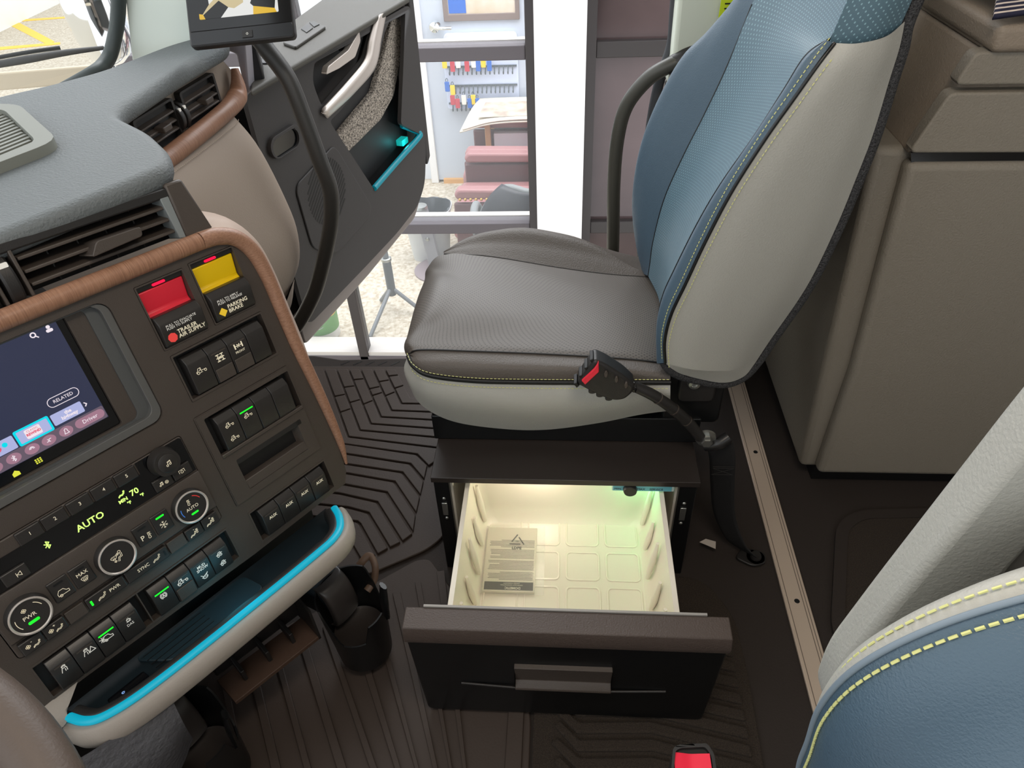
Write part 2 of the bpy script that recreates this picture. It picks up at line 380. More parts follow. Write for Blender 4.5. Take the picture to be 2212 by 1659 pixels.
# ------------------------------------------------ carpet mat under the open drawer
t = thing('carpet_floor_mat', 'dark ribbed carpet mat on the floor under the open fridge drawer', 'floor mat', (0.15, 0.5, 0))
prism('mat_base', rpoly([(-0.043, 0.05), (-0.043, 0.60), (-0.02, 0.79), (0.235, 0.79), (0.268, 0.775), (0.304, 0.71), (0.308, 0.60), (0.304, 0.47), (0.295, 0.05)], 0.03), 0.0, 0.006, M_rug, t, bevel=0.002)
for k in range(16):
    y = 0.735 - 0.0268 * k
    poly = [(0.085, y - 0.010 + 0.012), (0.13, y - 0.003 + 0.006), (0.292 if k > 1 else 0.262, y - 0.022), (0.292 if k > 1 else 0.27, y - 0.044), (0.13, y - 0.018), (0.085, y - 0.012)]
    prism('carpet_rib', inset([(-0.005 + 0.004 * (k % 2), y - 0.012 + 0.035), (0.03, y - 0.006), (0.14, y - 0.0), (0.29 if k > 1 else 0.255, y - 0.03), (0.29 if k > 1 else 0.262, y - 0.052), (0.14, y - 0.022), (0.025, y - 0.028), (-0.018 + 0.004 * (k % 2), y + 0.012)], 0.002), 0.004, 0.012, M_rug, t, bevel=0.003)
t = thing('carpet_floor_mat', 'small dark carpet mat with a bound edge in front of the cabinet', 'floor mat', (0.7, 0.8, 0))
o_ = rpoly([(0.505, 0.45), (0.462, 0.69), (0.535, 0.92), (0.585, 0.957), (0.77, 0.967), (1.1, 0.96), (1.1, 0.45)], 0.03)
prism('mat_pile', inset(o_, 0.02), 0.0, 0.006, M_rug, t, bevel=0.002)
ring('bound_edge', o_, inset(o_, 0.022), 0.0, 0.0085, M_floor, t, bevel=0.002)

# ---------------------------------------------------------------- drawer fridge under the passenger seat
t = thing('drawer_refrigerator', 'black under-seat fridge with its cream-lined drawer pulled open', 'refrigerator', (0, 0.95, 0))
ring('front_frame', [(-0.219, 0.0), (0.222, 0.0), (0.222, 0.252), (-0.219, 0.252)], [(-0.193, 0.02), (0.193, 0.02), (0.193, 0.242), (-0.193, 0.242)], 0.80, 0.812, M_metalblk, t, plane='xz', bevel=0.0015)
box('side_wall', (-0.219, -0.215), (0.812, 1.25), (0.0, 0.252), M_metalblk, t)
box('side_wall', (0.218, 0.222), (0.812, 1.25), (0.0, 0.252), M_metalblk, t)
prism('top_plate', [(0.797, 0.244), (0.797, 0.256), (0.889, 0.256), (1.25, 0.256), (1.25, 0.2525), (0.80, 0.2525), (0.80, 0.244)], -0.222, 0.225, M_brownblk, t, plane='yz', bevel=0.001)
box('liner_side', (-0.193, -0.189), (0.812, 1.10), (0.02, 0.242), M_cream, t)
box('liner_side', (0.189, 0.193), (0.812, 1.10), (0.02, 0.242), M_cream, t)
box('liner_floor', (-0.189, 0.189), (0.812, 1.10), (0.016, 0.02), M_cream, t)
box('liner_back', (-0.189, 0.189), (1.10, 1.105), (0.02, 0.242), M_cream, t)
for x in (-0.205, 0.205):
    l = box('latch_plate', (x - 0.005, x + 0.005), (0.7975, 0.80), (0.158, 0.190), M_steel, t, bevel=0.001)
    for z in (0.148, 0.200):
        lathe('screw', [(0.0, 0.0022), (0.002, 0.0018), (0.0034, 0.0)], M_steel, l, n=12, c=(x, 0.80, z), axis='y')
# drawer: front, tub, rails
d = prism('drawer_front', rpoly([(-0.212, 0.012), (-0.220, 0.235), (-0.213, 0.252), (0.222, 0.252), (0.229, 0.235), (0.220, 0.012)], 0.012), 0.522, 0.553, M_metalblk, t, plane='xz', bevel=0.003)
prism('top_cap', [(0.517, 0.222), (0.514, 0.236), (0.520, 0.2545), (0.553, 0.2555), (0.553, 0.249), (0.523, 0.248), (0.520, 0.222)], -0.2205, 0.2295, mat('brown_cap', (74, 63, 57), 0.5, bump=(420, 0.5, 0.0015)), d, plane='yz', bevel=0.0015)
box('gasket', (-0.195, 0.20), (0.553, 0.5565), (0.04, 0.2575), mat('gasket_grey', (150, 146, 140), 0.5), d)
prism('handle_scoop', [(0.523, 0.165), (0.515, 0.164), (0.518, 0.150), (0.522, 0.120), (0.512, 0.112), (0.511, 0.108), (0.523, 0.104)], -0.068, 0.074, M_panel, d, plane='yz', bevel=0.001)
tube('shadow_ledge', [(-0.15, 0.5205, 0.105), (-0.05, 0.5185, 0.100), (0.05, 0.5185, 0.099), (0.155, 0.5205, 0.103)], 0.0022, M_panel2, d, n=8)
z0, z1 = 0.085, 0.219
tub = ring('tub_rim', rrect(-0.168, 0.556, 0.170, 0.872, 0.012), rrect(-0.160, 0.564, 0.162, 0.864, 0.016), 0.209, z1, M_cream, t, bevel=0.0015)
def wallring(name, zs, ins, m, par):
    v = []; f = []; n = None
    for z, i in zip(zs, ins):
        l = rrect(-0.160 + i, 0.564 + i, 0.162 - i, 0.864 - i, max(0.004, 0.016 + i * 0.3)); n = len(l); v += [(x, y, z) for x, y in l]
    for k in range(len(zs) - 1):
        for i in range(n): f.append((k * n + i, k * n + (i + 1) % n, (k + 1) * n + (i + 1) % n, (k + 1) * n + i))
    f.append(tuple(range((len(zs) - 1) * n, len(zs) * n)))
    o = mk(name, v, f, m, par, clean=False); return o
wallring('tub_basin', [z1, 0.19, 0.12, 0.095, z0], [0.0, 0.002, 0.008, 0.013, 0.022], M_cream, t)
for sx in (-1, 1):
    for k, y in enumerate((0.60, 0.66, 0.72, 0.78, 0.835)):
        x = -0.152 if sx < 0 else 0.154
        z = 0.195 - 0.02 * (k % 2)
        tube('wall_rib', [(x, y, z), (x - sx * 0.004, y, z - 0.045), (x - sx * 0.009, y, 0.10)], [0.0028, 0.006, 0.004], M_cream, tub, n=8, res=8)
for ix in range(4):
    for iy in range(4):
        x = -0.104 + 0.070 * ix; y = 0.606 + 0.072 * iy
        ring('floor_emboss', rrect(x - 0.030, y - 0.030, x + 0.030, y + 0.030, 0.009), rrect(x - 0.027, y - 0.027, x + 0.027, y + 0.027, 0.007), z0, z0 + 0.0016, M_cream, tub, bevel=0.0006)
# control strip at the back
c = box('control_strip', ((0.0819,.806,.2151)[0], (0.1868,.806,.2183)[0]), (0.8045, 0.8115), (0.2235, 0.2425), mat('pale_frame', (206, 226, 216), 0.4), t, bevel=0.002)
box('strip_label', ((0.0842,.806,.2152)[0], (0.1815,.806,.2181)[0]), (0.8038, 0.8046), (0.2255, 0.2425), mat('turquoise_label', (108, 182, 196), 0.5), c)
XZ = lambda y: Matrix(((1, 0, 0, 0), (0, 0, -1, y), (0, 1, 0, 0), (0, 0, 0, 1)))
ink = mat('dark_ink', (34, 44, 48), 0.6)
for s, x in (('MIN', 0.092), ('MAX', 0.131), ('SERVICE', 0.156)):
    text('lettering', s, (x, 0.2300), 0.0, 0.0062, ink, c, plane=XZ(0.8034))
lathe('thermostat_knob', [(0.0, 0.008), (0.0105, 0.008), (0.0115, 0.005), (0.0115, 0.0)], M_panel2, c, n=22, c=(0.1125, 0.8036, 0.2310), axis='y')
# warm fill light added to brighten the tub, and the fridge's green indicator
def lamp(name, loc, power, color, rad, parent=None):
    l = bpy.data.lights.new(name, 'POINT'); l.energy = power; l.color = color; l.shadow_soft_size = rad
    o = bpy.data.objects.new(name, l); COL.objects.link(o); o.location = loc; return o
lamp('fridge_fill', (-0.04, 0.822, 0.232), 0.34, (1.0, 0.86, 0.68), 0.02)
lamp('fridge_green_indicator', (0.125, 0.838, 0.205), 0.11, (0.15, 1.0, 0.35), 0.012)
# booklet in a plastic bag
b = thing('warranty_booklet', 'printed warranty booklet in a clear plastic bag lying in the drawer', 'booklet', (-0.1, 0.74, z0))
x0, x1, y0, y1 = -0.136, -0.046, 0.690, 0.826
M_paper = mat('paper', (214, 206, 186), 0.7)
box('pages', (x0, x1), (y0, y1), (z0 + 0.002, z0 + 0.007), M_paper, b, bevel=0.0006)
pk = mat('ink', (40, 38, 36), 0.7); zt = z0 + 0.0072
bd = box('title_band', (x0 + 0.003, x1 - 0.003), (y0 + 0.003, y0 + 0.019), (z0 + 0.007, z0 + 0.0073), pk, b)
text('lettering', 'DOMETIC', (-0.084, y0 + 0.007), zt + 0.0002, 0.0062, M_paper, b, rot=math.pi, bold=0.0002)
text('lettering', 'IMPORTANT INFORMATION', (-0.086, y0 + 0.0128), zt + 0.0002, 0.0030, M_paper, b, rot=math.pi)
text('lettering', 'LIMITED WARRANTY', (-0.086, y0 + 0.0164), zt + 0.0002, 0.0030, M_paper, b, rot=math.pi)
pg = mat('grey_ink', (120, 114, 104), 0.7); ln = []
yy = y0 + 0.024
for k in range(26):
    if k in (6, 13, 20): yy += 0.0035
    xe = x0 + 0.006 + (0.0 if k % 5 else 0.02) + random.random() * 0.004
    ln.append([(xe, yy), (x1 - 0.004, yy)]); yy += 0.0029
stuff(strokes('body_print', ln, 0.0011, zt - 0.0002, pg, b, thick=0.0002))
cx, cy = -0.0815, y1 - 0.030
tri = [(cx, cy + 0.0125), (cx - 0.0125, cy - 0.008), (cx + 0.0125, cy - 0.008), (cx, cy + 0.0125)]
strokes('recycling_mark', [[tri[0], lerp2(tri[0], tri[1], 0.72)], [tri[1], lerp2(tri[1], tri[2], 0.72)], [tri[2], lerp2(tri[2], tri[0], 0.72)]], 0.0022, zt + 0.001, pk, b)
text('lettering', '04', (cx, cy - 0.002), zt + 0.001, 0.0055, pk, b)
text('lettering', 'LDPE', (cx, cy - 0.0165), zt + 0.001, 0.0078, pk, b, bold=0.0003)
M_bag = mat('clear_film', (245, 245, 240), 0.15, alpha=0.10)
prism('plastic_bag', [(x0 - 0.004, y0 - 0.005), (x1 + 0.016, y0 - 0.006), (x1 + 0.014, y1 + 0.002), (x0 - 0.003, y1 + 0.001)], z0 + 0.0086, z0 + 0.0089, M_bag, b)

# ---------------------------------------------------------------- passenger seat
t = thing('passenger_seat', 'passenger seat with brown cushion and reclined blue and pale grey backrest', 'seat', (0, 1.08, 0.256))
box('pedestal', (-0.228, 0.232), (0.889, 1.30), (0.2565, 0.312), M_metalblk, t, bevel=0.002)
prism('mounting_bracket', rpoly([(0.166, 0.30), (0.262, 0.30), (0.262, 0.40), (0.240, 0.43), (0.166, 0.43)], 0.012), 0.893, 0.912, M_metalblk, t, plane='xz', bevel=0.004)
br = prism('bracket_emboss', rpoly([(0.186, 0.352), (0.246, 0.352), (0.246, 0.415), (0.186, 0.415)], 0.014), 0.886, 0.894, M_panel2, t, plane='xz', bevel=0.005, seg=3)
lathe('bracket_bolt', [(0.003, 0.003), (0.0045, 0.006), (0.009, 0.005), (0.011, 0.0)], M_steel, br, n=20, c=(0.209, 0.886, 0.394), axis='y')
def P(*a): return [Vector(p) for p in a]
def mids(a, b, ts, offs, n=26):
    A = crv(a, n); B = crv(b, n); return [[A[i].lerp(B[i], q) + Vector(o) for i in range(n + 1)] for q, o in zip(ts, offs)]
hem = P((-0.252, 0.97, 0.335), (-.2579,.905,.3577), (-.236,.888,.3318), (-.1847,.884,.3028), (-.0985,.882,.2897), (-.0258,.882,.29), (0.059,.882,.3068), (0.1276,.884,.3253), (0.1775,.886,.3337))
pmid = P((-0.266, 0.955, 0.375), (-.2659,.905,.3974), (-.2391,.88,.3794), (-.196,.868,.3681), (-.0939,.862,.3606), (-.0249,.862,.3596), (0.0561,.862,.3669), (0.1222,.864,.378), (0.1705,.866,.3809))
pipe = P((-0.262, 0.945, 0.41), (-.2556,.908,.4256), (-.2437,.888,.4193), (-.2157,.877,.4101), (-.1469,.873,.4034), (-.0658,.872,.4022), (0.0233,.872,.4023), (0.169,.873,.4031))
bmid = P((-.255,.915,.4269), (-.2392,.898,.4316), (-.2106,.886,.4327), (-.1456,.881,.4306), (-.0653,.88,.4293), (0.0544,.88,.4257), (0.1683,.88,.4173))
seam = P((-.2547,.917,.4263), (-.2315,.912,.4384), (-.1481,.91,.4377), (-.0397,.91,.4333), (0.0553,.91,.4273), (0.1224,.91,.4212), (0.1719,.91,.413), (0.22, 0.91, 0.405))
fars = P((-.2312,1.19,.4562), (-.144,1.19,.4507), (-.0157,1.19,.4262), (0.0806,1.19,.411), (0.1624,1.19,.4036), (0.22, 1.19, 0.395))
patch('side_panel', [hem, pmid, pipe], M_pale, t, nu=12, nv=60)
patch('side_bolster', [pipe, bmid, seam[:-1]], M_seat, t, nu=10, nv=60)
def front0(): return P((-0.236, 0.922, 0.392), (-0.2535, 0.918, 0.412), (-0.2515, 0.914, 0.432))
def front(y): return P((-0.250, y, 0.392), (-0.2695, y, 0.412), (-0.262, y, 0.437))
tc = [front0() + seam[1:], front(0.945) + [p + Vector((0, 0.02, 0.003)) for p in seam[1:]]]
for a in mids(seam[1:], fars, (0.33, 0.66), ((0, 0, 0.010), (0, 0, 0.008)), 12): tc.append(front(a[0].y) + a[:])
tc.append(front(1.175) + fars)
patch('cushion_centre', tc, M_seatp, t, nu=22, nv=64)
crest = P((-.2332,1.2,.4504), (-.198,1.245,.4565), (-.1497,1.265,.4637), (-.0841,1.28,.4638), (-.0169,1.28,.4526), (0.033,1.275,.4405), (0.0828,1.26,.4237), (0.1318,1.235,.4045), (0.1637,1.205,.4037), (0.22, 1.20, 0.40))
low = P((-0.24, 1.24, 0.37), (-0.20, 1.32, 0.36), (-0.10, 1.37, 0.36), (0.0, 1.375, 0.36), (0.10, 1.36, 0.36), (0.18, 1.33, 0.36), (0.22, 1.30, 0.36))
cm = mids(fars, crest, (0.45,), ((0, 0, 0.004),), 12)
patch('far_bolster', [fars, cm[0], crest, low, P(*[(p.x, p.y - 0.005, 0.31) for p in low])], M_seat, t, nu=22, nv=44)
patch('front_skirt', [P((-0.262, 0.93, 0.408), (-0.268, 1.05, 0.408), (-0.264, 1.19, 0.408), (-0.20, 1.32, 0.38)), P((-0.262, 0.945, 0.36), (-0.27, 1.05, 0.36), (-0.265, 1.2, 0.36), (-0.20, 1.325, 0.36)), P((-0.235, 0.96, 0.315), (-0.245, 1.05, 0.315), (-0.24, 1.2, 0.315), (-0.19, 1.31, 0.315))], M_pale, t, nu=8, nv=20)
tube('piping', pipe, 0.0022, M_black, t, n=8, res=60)
tube('piping', [p + Vector((0, -0.001, 0.004)) for p in pipe[1:]], 0.0034, M_black, t, n=8, res=60)
tube('seam', [p + Vector((0, -0.001, 0.001)) for p in seam[:-1]], 0.0014, M_black, t, n=6, res=50)
tube('seam', [p + Vector((0, 0.0, 0.0)) for p in fars], 0.0014, M_black, t, n=6, res=40)
stitches('stitching', [p + Vector((0, -0.0035, 0.0115)) for p in pipe[1:]], M_yarn, t)
stitches('stitching', [p + Vector((0, -0.0035, -0.007)) for p in pipe[1:]], M_yarn, t)
# backrest
f1 = P((0.1577,1.17,.419), (0.159,1.17,.4451), (0.161,1.17,.4949), (0.1728,1.17,.575), (0.1968,1.17,.6522), (0.2232,1.17,.7233), (0.2467,1.17,.7929), (0.27, 1.17, 0.88), (0.315, 1.16, 1.0))
n1 = P((0.150, 0.892, 0.43), (0.1414,.89,.5154), (0.1442,.89,.5584), (0.1553,.89,.5991), (0.1796,.89,.6746), (0.2031,.89,.7327), (0.235,.89,.7956), (0.2589,.89,.8497), (0.2752,.888,.8878), (0.297,.885,.9059), (0.32, 0.885, 1.0))
p1 = P((0.1549,.862,.454), (0.1497,.86,.4979), (0.154,.858,.5468), (0.1684,.857,.5998), (0.1862,.857,.6635), (0.2096,.857,.7348), (0.2389,.858,.8017), (0.2634,.86,.8485), (0.2835,.865,.8836), (0.2998,.875,.9035))
r1 = P((0.3042,.905,.4219), (0.3183,.905,.4652), (0.3515,.905,.5613), (0.3694,.905,.654), (0.3782,.905,.7301), (0.3833,.905,.7873), (0.3841,.905,.8536), (0.3848,.905,.8881), (0.3823,.905,.9167))
cr = P((0.1703,1.25,.3816), (0.1474,1.25,.4403), (0.1303,1.25,.5172), (0.1278,1.25,.5887), (0.1386,1.25,.6636), (0.1618,1.25,.7327), (0.19,1.245,.791), (0.2261,1.24,.8309), (0.275, 1.23, 0.90), (0.32, 1.22, 1.0))
patch('back_centre', [f1] + mids(f1, n1, (0.3, 0.7), ((0.014, 0, 0), (0.012, 0, 0)), 24) + [n1], M_bluep, t, nu=24, nv=60)
patch('back_far_bolster', [f1] + mids(f1, cr, (0.55,), ((-0.012, 0, 0),), 20) + [cr, [p + Vector((0.05, 0.055, -0.01)) for p in cr], [p + Vector((0.19, 0.06, -0.01)) for p in cr]], M_blue, t, nu=24, nv=50)
n1b = n1[:-1]
patch('back_near_bolster', [n1b] + mids(n1b, p1, (0.5,), ((-0.008, -0.004, 0.002),), 24) + [p1], M_blue, t, nu=10, nv=60)
top_edge = P((0.2966,.884,.9061), (0.3331,.884,.9153), (0.3548,.89,.9195), (0.3793,.905,.9215))
up_edge = P((0.318, 0.884, 1.0), (0.34, 0.884, 1.0), (0.365, 0.89, 1.0), (0.395, 0.905, 1.0))
patch('back_upper_side', [[p + Vector((0, 0.008, -0.035)) for p in top_edge], [p + Vector((0, -0.002, 0)) for p in top_edge], up_edge], M_bluep, t, nu=6, nv=16)
side_b = P((0.1549,.862,.454), (0.1674,.866,.439), (0.191,.872,.4213), (0.2523,.886,.395), (0.2881,.898,.3979), (0.3042,.905,.4219))
patch('back_side_panel', [p1] + mids(p1, r1, (0.3, 0.7), ((0, -0.012, -0.004), (0, -0.012, -0.006)), 24) + [r1], M_pale, t, nu=20, nv=60)
patch('back_side_lower', [side_b, [p1[0]] + [q[0] for q in mids(p1, r1, (0.3, 0.7), ((0, -0.012, -0.004), (0, -0.012, -0.006)), 24)] + [r1[0]]], M_pale, t, nu=6, nv=24)
tube('back_piping', p1, 0.0024, M_metalblk, t, n=8, res=60)
tube('back_seam', n1b, 0.0012, M_metalblk, t, n=6, res=60)
tube('back_seam', f1[:-1], 0.0012, M_metalblk, t, n=6, res=50)
stitches('back_stitching', [p + Vector((0.006, -0.0035, -0.006)) for p in p1], M_yarn, t, dash=0.0035)
stitches('back_stitching', [p + Vector((-0.005, 0.003, 0.006)) for p in p1], M_yarn, t, dash=0.0035)
tube('carpet_edge', [p1[0] + Vector((0, 0.012, -0.004))] + [p + Vector((0, 0.010, -0.008)) for p in side_b[1:-1]] + [p + Vector((0.006, 0.010, -0.004)) for p in r1] + [Vector((0.395, 0.915, 0.96)), Vector((0.405, 0.915, 1.02))], 0.0095, M_carpet, t, n=10, res=90)
patch('back_shell', [r1, [p + Vector((0.03, 0.12, 0)) for p in r1], [p + Vector((0.03, 0.26, 0)) for p in r1], [p + Vector((0.0, 0.40, 0)) for p in r1]], M_carpet, t, nu=8, nv=20)
# ------------------------------------------------ passenger belt buckle on its stalk
t = thing('seat_belt_buckle', 'black belt buckle with red button on a stalk beside the brown cushion', 'belt buckle', (0.236, 0.868, 0.29))
def xz_(p): return (p[0], p[2])
bk = rpoly([(0.045, 0.487), (0.062, 0.478), (0.090, 0.456), (0.108, 0.436), (0.106, 0.424), (0.094, 0.409), (0.080, 0.406), (0.058, 0.414), (0.034, 0.430), (0.020, 0.440)], 0.006)
bd = prism('buckle_body', bk, 0.826, 0.858, M_panel2, t, plane='xz', bevel=0.006, seg=3)
prism('red_button', [xz_((0.0268,.825,.4485)), xz_((0.0326,.825,.4403)), xz_((0.0525,.825,.4659)), xz_((0.0511,.825,.4844)), xz_((0.0454,.825,.4729))], 0.8235, 0.836, M_red, t, plane='xz', bevel=0.0015)
for k in range(4):
    q = k / 3.0; x = 0.043 - 0.023 * q; z = 0.484 - 0.046 * q
    prism('slot_tooth', [(x - 0.005, z), (x, z - 0.008), (x + 0.004, z - 0.004), (x, z + 0.003)], 0.829, 0.852, M_black, bd, plane='xz', bevel=0.001)
for x, z in ((0.063, 0.462), (0.079, 0.452), (0.094, 0.441)):
    prism('grip_rib', circle(x, z, 0.0028, 12, 0.0062), 0.8225, 0.8275, M_panel, bd, plane='xz', bevel=0.001)
for x, z in ((0.044, 0.422), (0.056, 0.415), (0.070, 0.408)):
    prism('grip_rib', circle(x, z, 0.006, 12, 0.004), 0.829, 0.854, M_panel2, bd, plane='xz', bevel=0.001)
lathe('neck_ring', [(0.0075, -0.004), (0.009, -0.002), (0.009, 0.002), (0.0075, 0.004)], M_gloss, t, n=18, c=(0.109, 0.844, 0.421), axis='x')
tube('stalk', [(0.105, 0.844, 0.424), (0.140, 0.846, 0.402), (0.175, 0.852, 0.368), (0.205, 0.860, 0.330), (0.228, 0.862, 0.296)], [0.0085, 0.0092, 0.0095, 0.0095, 0.009], M_panel2, t, n=14, res=30)
for q in (0.3, 0.5, 0.7):
    c = crv([(0.105, 0.844, 0.424), (0.140, 0.846, 0.402), (0.175, 0.852, 0.368), (0.205, 0.860, 0.330), (0.228, 0.862, 0.296)], 20); i = int(q * 20)
    tube('tape_edge', [c[i], c[i].lerp(c[i + 1], 0.22)], 0.0099, M_panel, t, n=14, straight=True)
w_ = lathe('washer', [(0.008, 0.004), (0.0165, 0.0035), (0.0175, 0.0)], M_steel, t, n=28, c=(0.238, 0.866, 0.292), axis='y')
lathe('bolt_head', [(0.0, 0.0155), (0.0085, 0.0155), (0.0098, 0.0135), (0.0098, 0.003)], M_steel, t, n=6, c=(0.238, 0.866, 0.292), axis='y')
# ------------------------------------------------ lap belt webbing down to the floor anchor
t = thing('seat_belt', 'black lap belt webbing hanging from the seat base to a floor anchor', 'seat belt', (0.36, 0.83, 0))
bl = crv([(0.262, 0.872, 0.278), (0.274, 0.872, 0.24), (0.285, 0.875, 0.17), (0.300, 0.87, 0.09), (0.325, 0.853, 0.035), (0.350, 0.842, 0.014)], 30)
wv = [Vector((0.022 * (1 - 0.35 * i / 30.0), -0.004 - 0.012 * i / 30.0, 0.006)) for i in range(31)]
wb = patch('webbing', [[p - a for p, a in zip(bl, wv)], bl, [p + a for p, a in zip(bl, wv)]], mat('black_webbing', (22, 21, 21), 0.8, bump=(900, 0.5)), t, nu=6, nv=30, solid=0.0016)
tube('belt_loop', [(0.240, 0.868, 0.272), (0.258, 0.862, 0.281), (0.276, 0.868, 0.292)], 0.0105, mat('satin_black', (34, 33, 33), 0.3), t, n=14, res=10)
stuff(strokes('bar_tack', [[(0, 0), (0.036, 0.0)], [(0, 0.016), (0.036, 0.0)], [(0, 0.0), (0.036, 0.016)], [(0, 0.016), (0.036, 0.016)], [(0, 0.02), (0.036, 0.02)]], 0.0008, 0.0, mat('dark_thread', (52, 50, 48), 0.7), wb)).matrix_local = Matrix.Translation((0.259, 0.863, 0.205)) @ Matrix.Rotation(math.radians(90), 4, 'X')
prism('care_label', [(0.262, 0.86), (0.29, 0.845), (0.293, 0.862), (0.275, 0.868)], 0.018, 0.0186, mat('label_white', (196, 186, 176), 0.7), t)
a = prism('anchor_plate', rpoly([(0.325, 0.834), (0.345, 0.860), (0.385, 0.845), (0.382, 0.824), (0.355, 0.815)], 0.010), 0.004, 0.009, M_panel2, t, bevel=0.0015)
lathe('anchor_bolt', [(0.0, 0.016), (0.009, 0.016), (0.0105, 0.012), (0.0105, 0.009), (0.0165, 0.009), (0.018, 0.005)], M_panel2, a, n=24, c=(0.364, 0.836, 0))
# ------------------------------------------------ red buckle near the driver seat
t = thing('seat_belt_buckle', 'black belt buckle with bright red button standing low in front of the carpet mat', 'belt buckle', (0.1574,.3723,.22))
bx0 = Vector((0.1452,.3439,.3))
out_ = [(-0.024, -0.016), (-0.019, 0.010), (-0.012, 0.014), (0.020, 0.017), (0.026, 0.006), (0.026, -0.030), (-0.024, -0.030)]
hs = prism('buckle_housing', [(bx0.x + x, bx0.y + y) for x, y in rpoly(out_, 0.004)], 0.22, 0.300, M_panel2, t, bevel=0.003)
ring('housing_rim', [(bx0.x + x, bx0.y + y) for x, y in rpoly(out_, 0.004)], [(bx0.x + x * 0.86, bx0.y + y * 0.80 - 0.001) for x, y in rpoly(out_, 0.004)], 0.300, 0.306, M_panel2, t, bevel=0.001)
patch('red_button', [[Vector((bx0.x + x, bx0.y + y, 0.302 + 0.003 * abs(x) / 0.02)) for x in (-0.019, -0.010, 0.0, 0.010, 0.021)] for y in (0.006, -0.004, -0.014, -0.024)], mat('bright_red', (235, 38, 66), 0.4), t, nu=8, nv=16)
# ---------------------------------------------------------------- driver seat
t = thing('driver_seat', 'blue driver seat backrest with yellow-green stitching, close at the bottom right', 'seat', (0.25, 0.05, 0.3))
pp = P((0.176, 0.205, 0.56), (0.158, 0.203, 0.63), (0.152,.2,.6807), (0.1489,.2,.7292), (0.1569,.2,.772), (0.1801,.2,.8103), (0.2141,.2,.8405), (0.26, 0.2, 0.865), (0.33, 0.2, 0.885))
def sh(c, dx, dy, dz): return [p + Vector((dx, dy, dz)) for p in c]
patch('back_face', [sh(pp, 0.0, 0.0, 0.0), sh(pp, 0.006, -0.022, -0.010), sh(pp, 0.028, -0.06, -0.03), sh(pp, 0.05, -0.16, -0.05), sh(pp, 0.05, -0.32, -0.05)], M_blue, t, nu=24, nv=50)
patch('back_side', [sh(pp, 0.0, 0.0, 0.0), sh(pp, 0.01, 0.016, 0.006), sh(pp, 0.06, 0.030, 0.004), sh(pp, 0.16, 0.03, 0.0)], M_pale, t, nu=14, nv=50)
tube('piping', sh(pp, -0.0004, 0.001, 0.0012), 0.0018, mat('grey_piping', (120, 134, 146), 0.5), t, n=8, res=60)
stitches('stitching', sh(pp, 0.000, -0.0055, -0.0020), M_yarn, t, dash=0.0045, gap=0.0018, r=0.0009)
stitches('stitching', sh(pp, 0.004, 0.0085, 0.007), M_yarn, t, dash=0.0045, gap=0.0018, r=0.0007)
a = prism('armrest', rpoly([(0.236, 0.56), (0.209, 0.585), (0.194, 0.61), (0.191, 0.660), (0.203, 0.744), (0.226, 0.891), (0.246, 1.0), (0.30, 1.0), (0.275, 0.88), (0.258, 0.80), (0.252, 0.70), (0.256, 0.60)], 0.02), 0.258, 0.286, M_pale, t, plane='xz', bevel=0.012, seg=4)
prism('armrest_side', rpoly([(0.25, 0.56), (0.249, 0.70), (0.255, 0.80), (0.273, 0.88), (0.298, 1.0), (0.42, 1.0), (0.36, 0.56)], 0.012), 0.264, 0.282, mat('grey_leather', (150, 146, 142), 0.5, bump=(480, 0.35)), t, plane='xz', bevel=0.012, seg=3)
# ---------------------------------------------------------------- steering wheel rim
t = thing('steering_wheel', 'dark leather steering wheel rim cut off at the lower left corner', 'steering wheel', (-0.438, -0.018, 0.7))
e1 = Vector((0, 1, 0)); e2 = Vector((0.946, 0, -0.324)); c0 = Vector((-0.440, -0.020, 0.752))
tube('rim', [c0 + (e1 * math.cos(a) + e2 * math.sin(a)) * 0.225 for a in [2 * math.pi * i / 40 for i in range(40)]], 0.019, mat('wheel_leather', (86, 74, 66), 0.5, bump=(500, 0.3)), t, n=16, res=120, closed=True)
tube('spoke', [c0 + e1 * 0.23, c0 + e1 * 0.10 + Vector((-0.02, 0, -0.02)), c0 + Vector((-0.03, 0, -0.05))], [0.016, 0.02, 0.03], M_panel2, t, n=12)
lathe('hub', [(0.0, 0.02), (0.06, 0.015), (0.085, -0.01), (0.07, -0.05)], M_panel2, t, n=24, c=c0 + Vector((-0.03, 0, -0.04)))
# ---------------------------------------------------------------- sleeper cabinet behind the seat
def xz(p): return (p[0], p[2])
t = thing('storage_cabinet', 'taupe sleeper cabinet with stacked drawer fronts behind the passenger seat', 'cabinet', (0.8, 1.2, 0))
box('plinth', (0.52, 1.3), (1.045, 1.44), (0.0, 0.04), M_black, t)
prism('lower_body', [(0.489, 0.035), (1.3, 0.035), (1.3, 0.712), (0.452, 0.712), (0.470, 0.40)], 1.045, 1.44, M_cab, t, plane='xz', bevel=0.012, seg=3)
prism('lower_front', [xz((0.5155,1.02,.0431)), (1.3, 0.043), (1.3, 0.697), xz((0.493,1.02,.6997)), xz((0.5016,1.02,.5412)), xz((0.516,1.02,.3142))], 1.018, 1.05, M_cab, t, plane='xz', bevel=0.012, seg=4)
prism('upper_body', [xz((0.491,1.035,.7086)), (1.3, 0.715), (1.3, 0.90), xz((0.544,1.035,.8489))], 1.030, 1.44, M_cab2, t, plane='xz', bevel=0.006, seg=3)
def drawer(name, pts, y0, m):
    prism(name, rpoly(pts, 0.010), y0, 1.034, m, t, plane='xz', bevel=0.010, seg=4)
drawer('drawer_front', [xz((0.4836,1.01,.719)), (1.3, 0.709), (1.3, 0.795), xz((0.5119,1.01,.8013))], 1.008, M_cab)
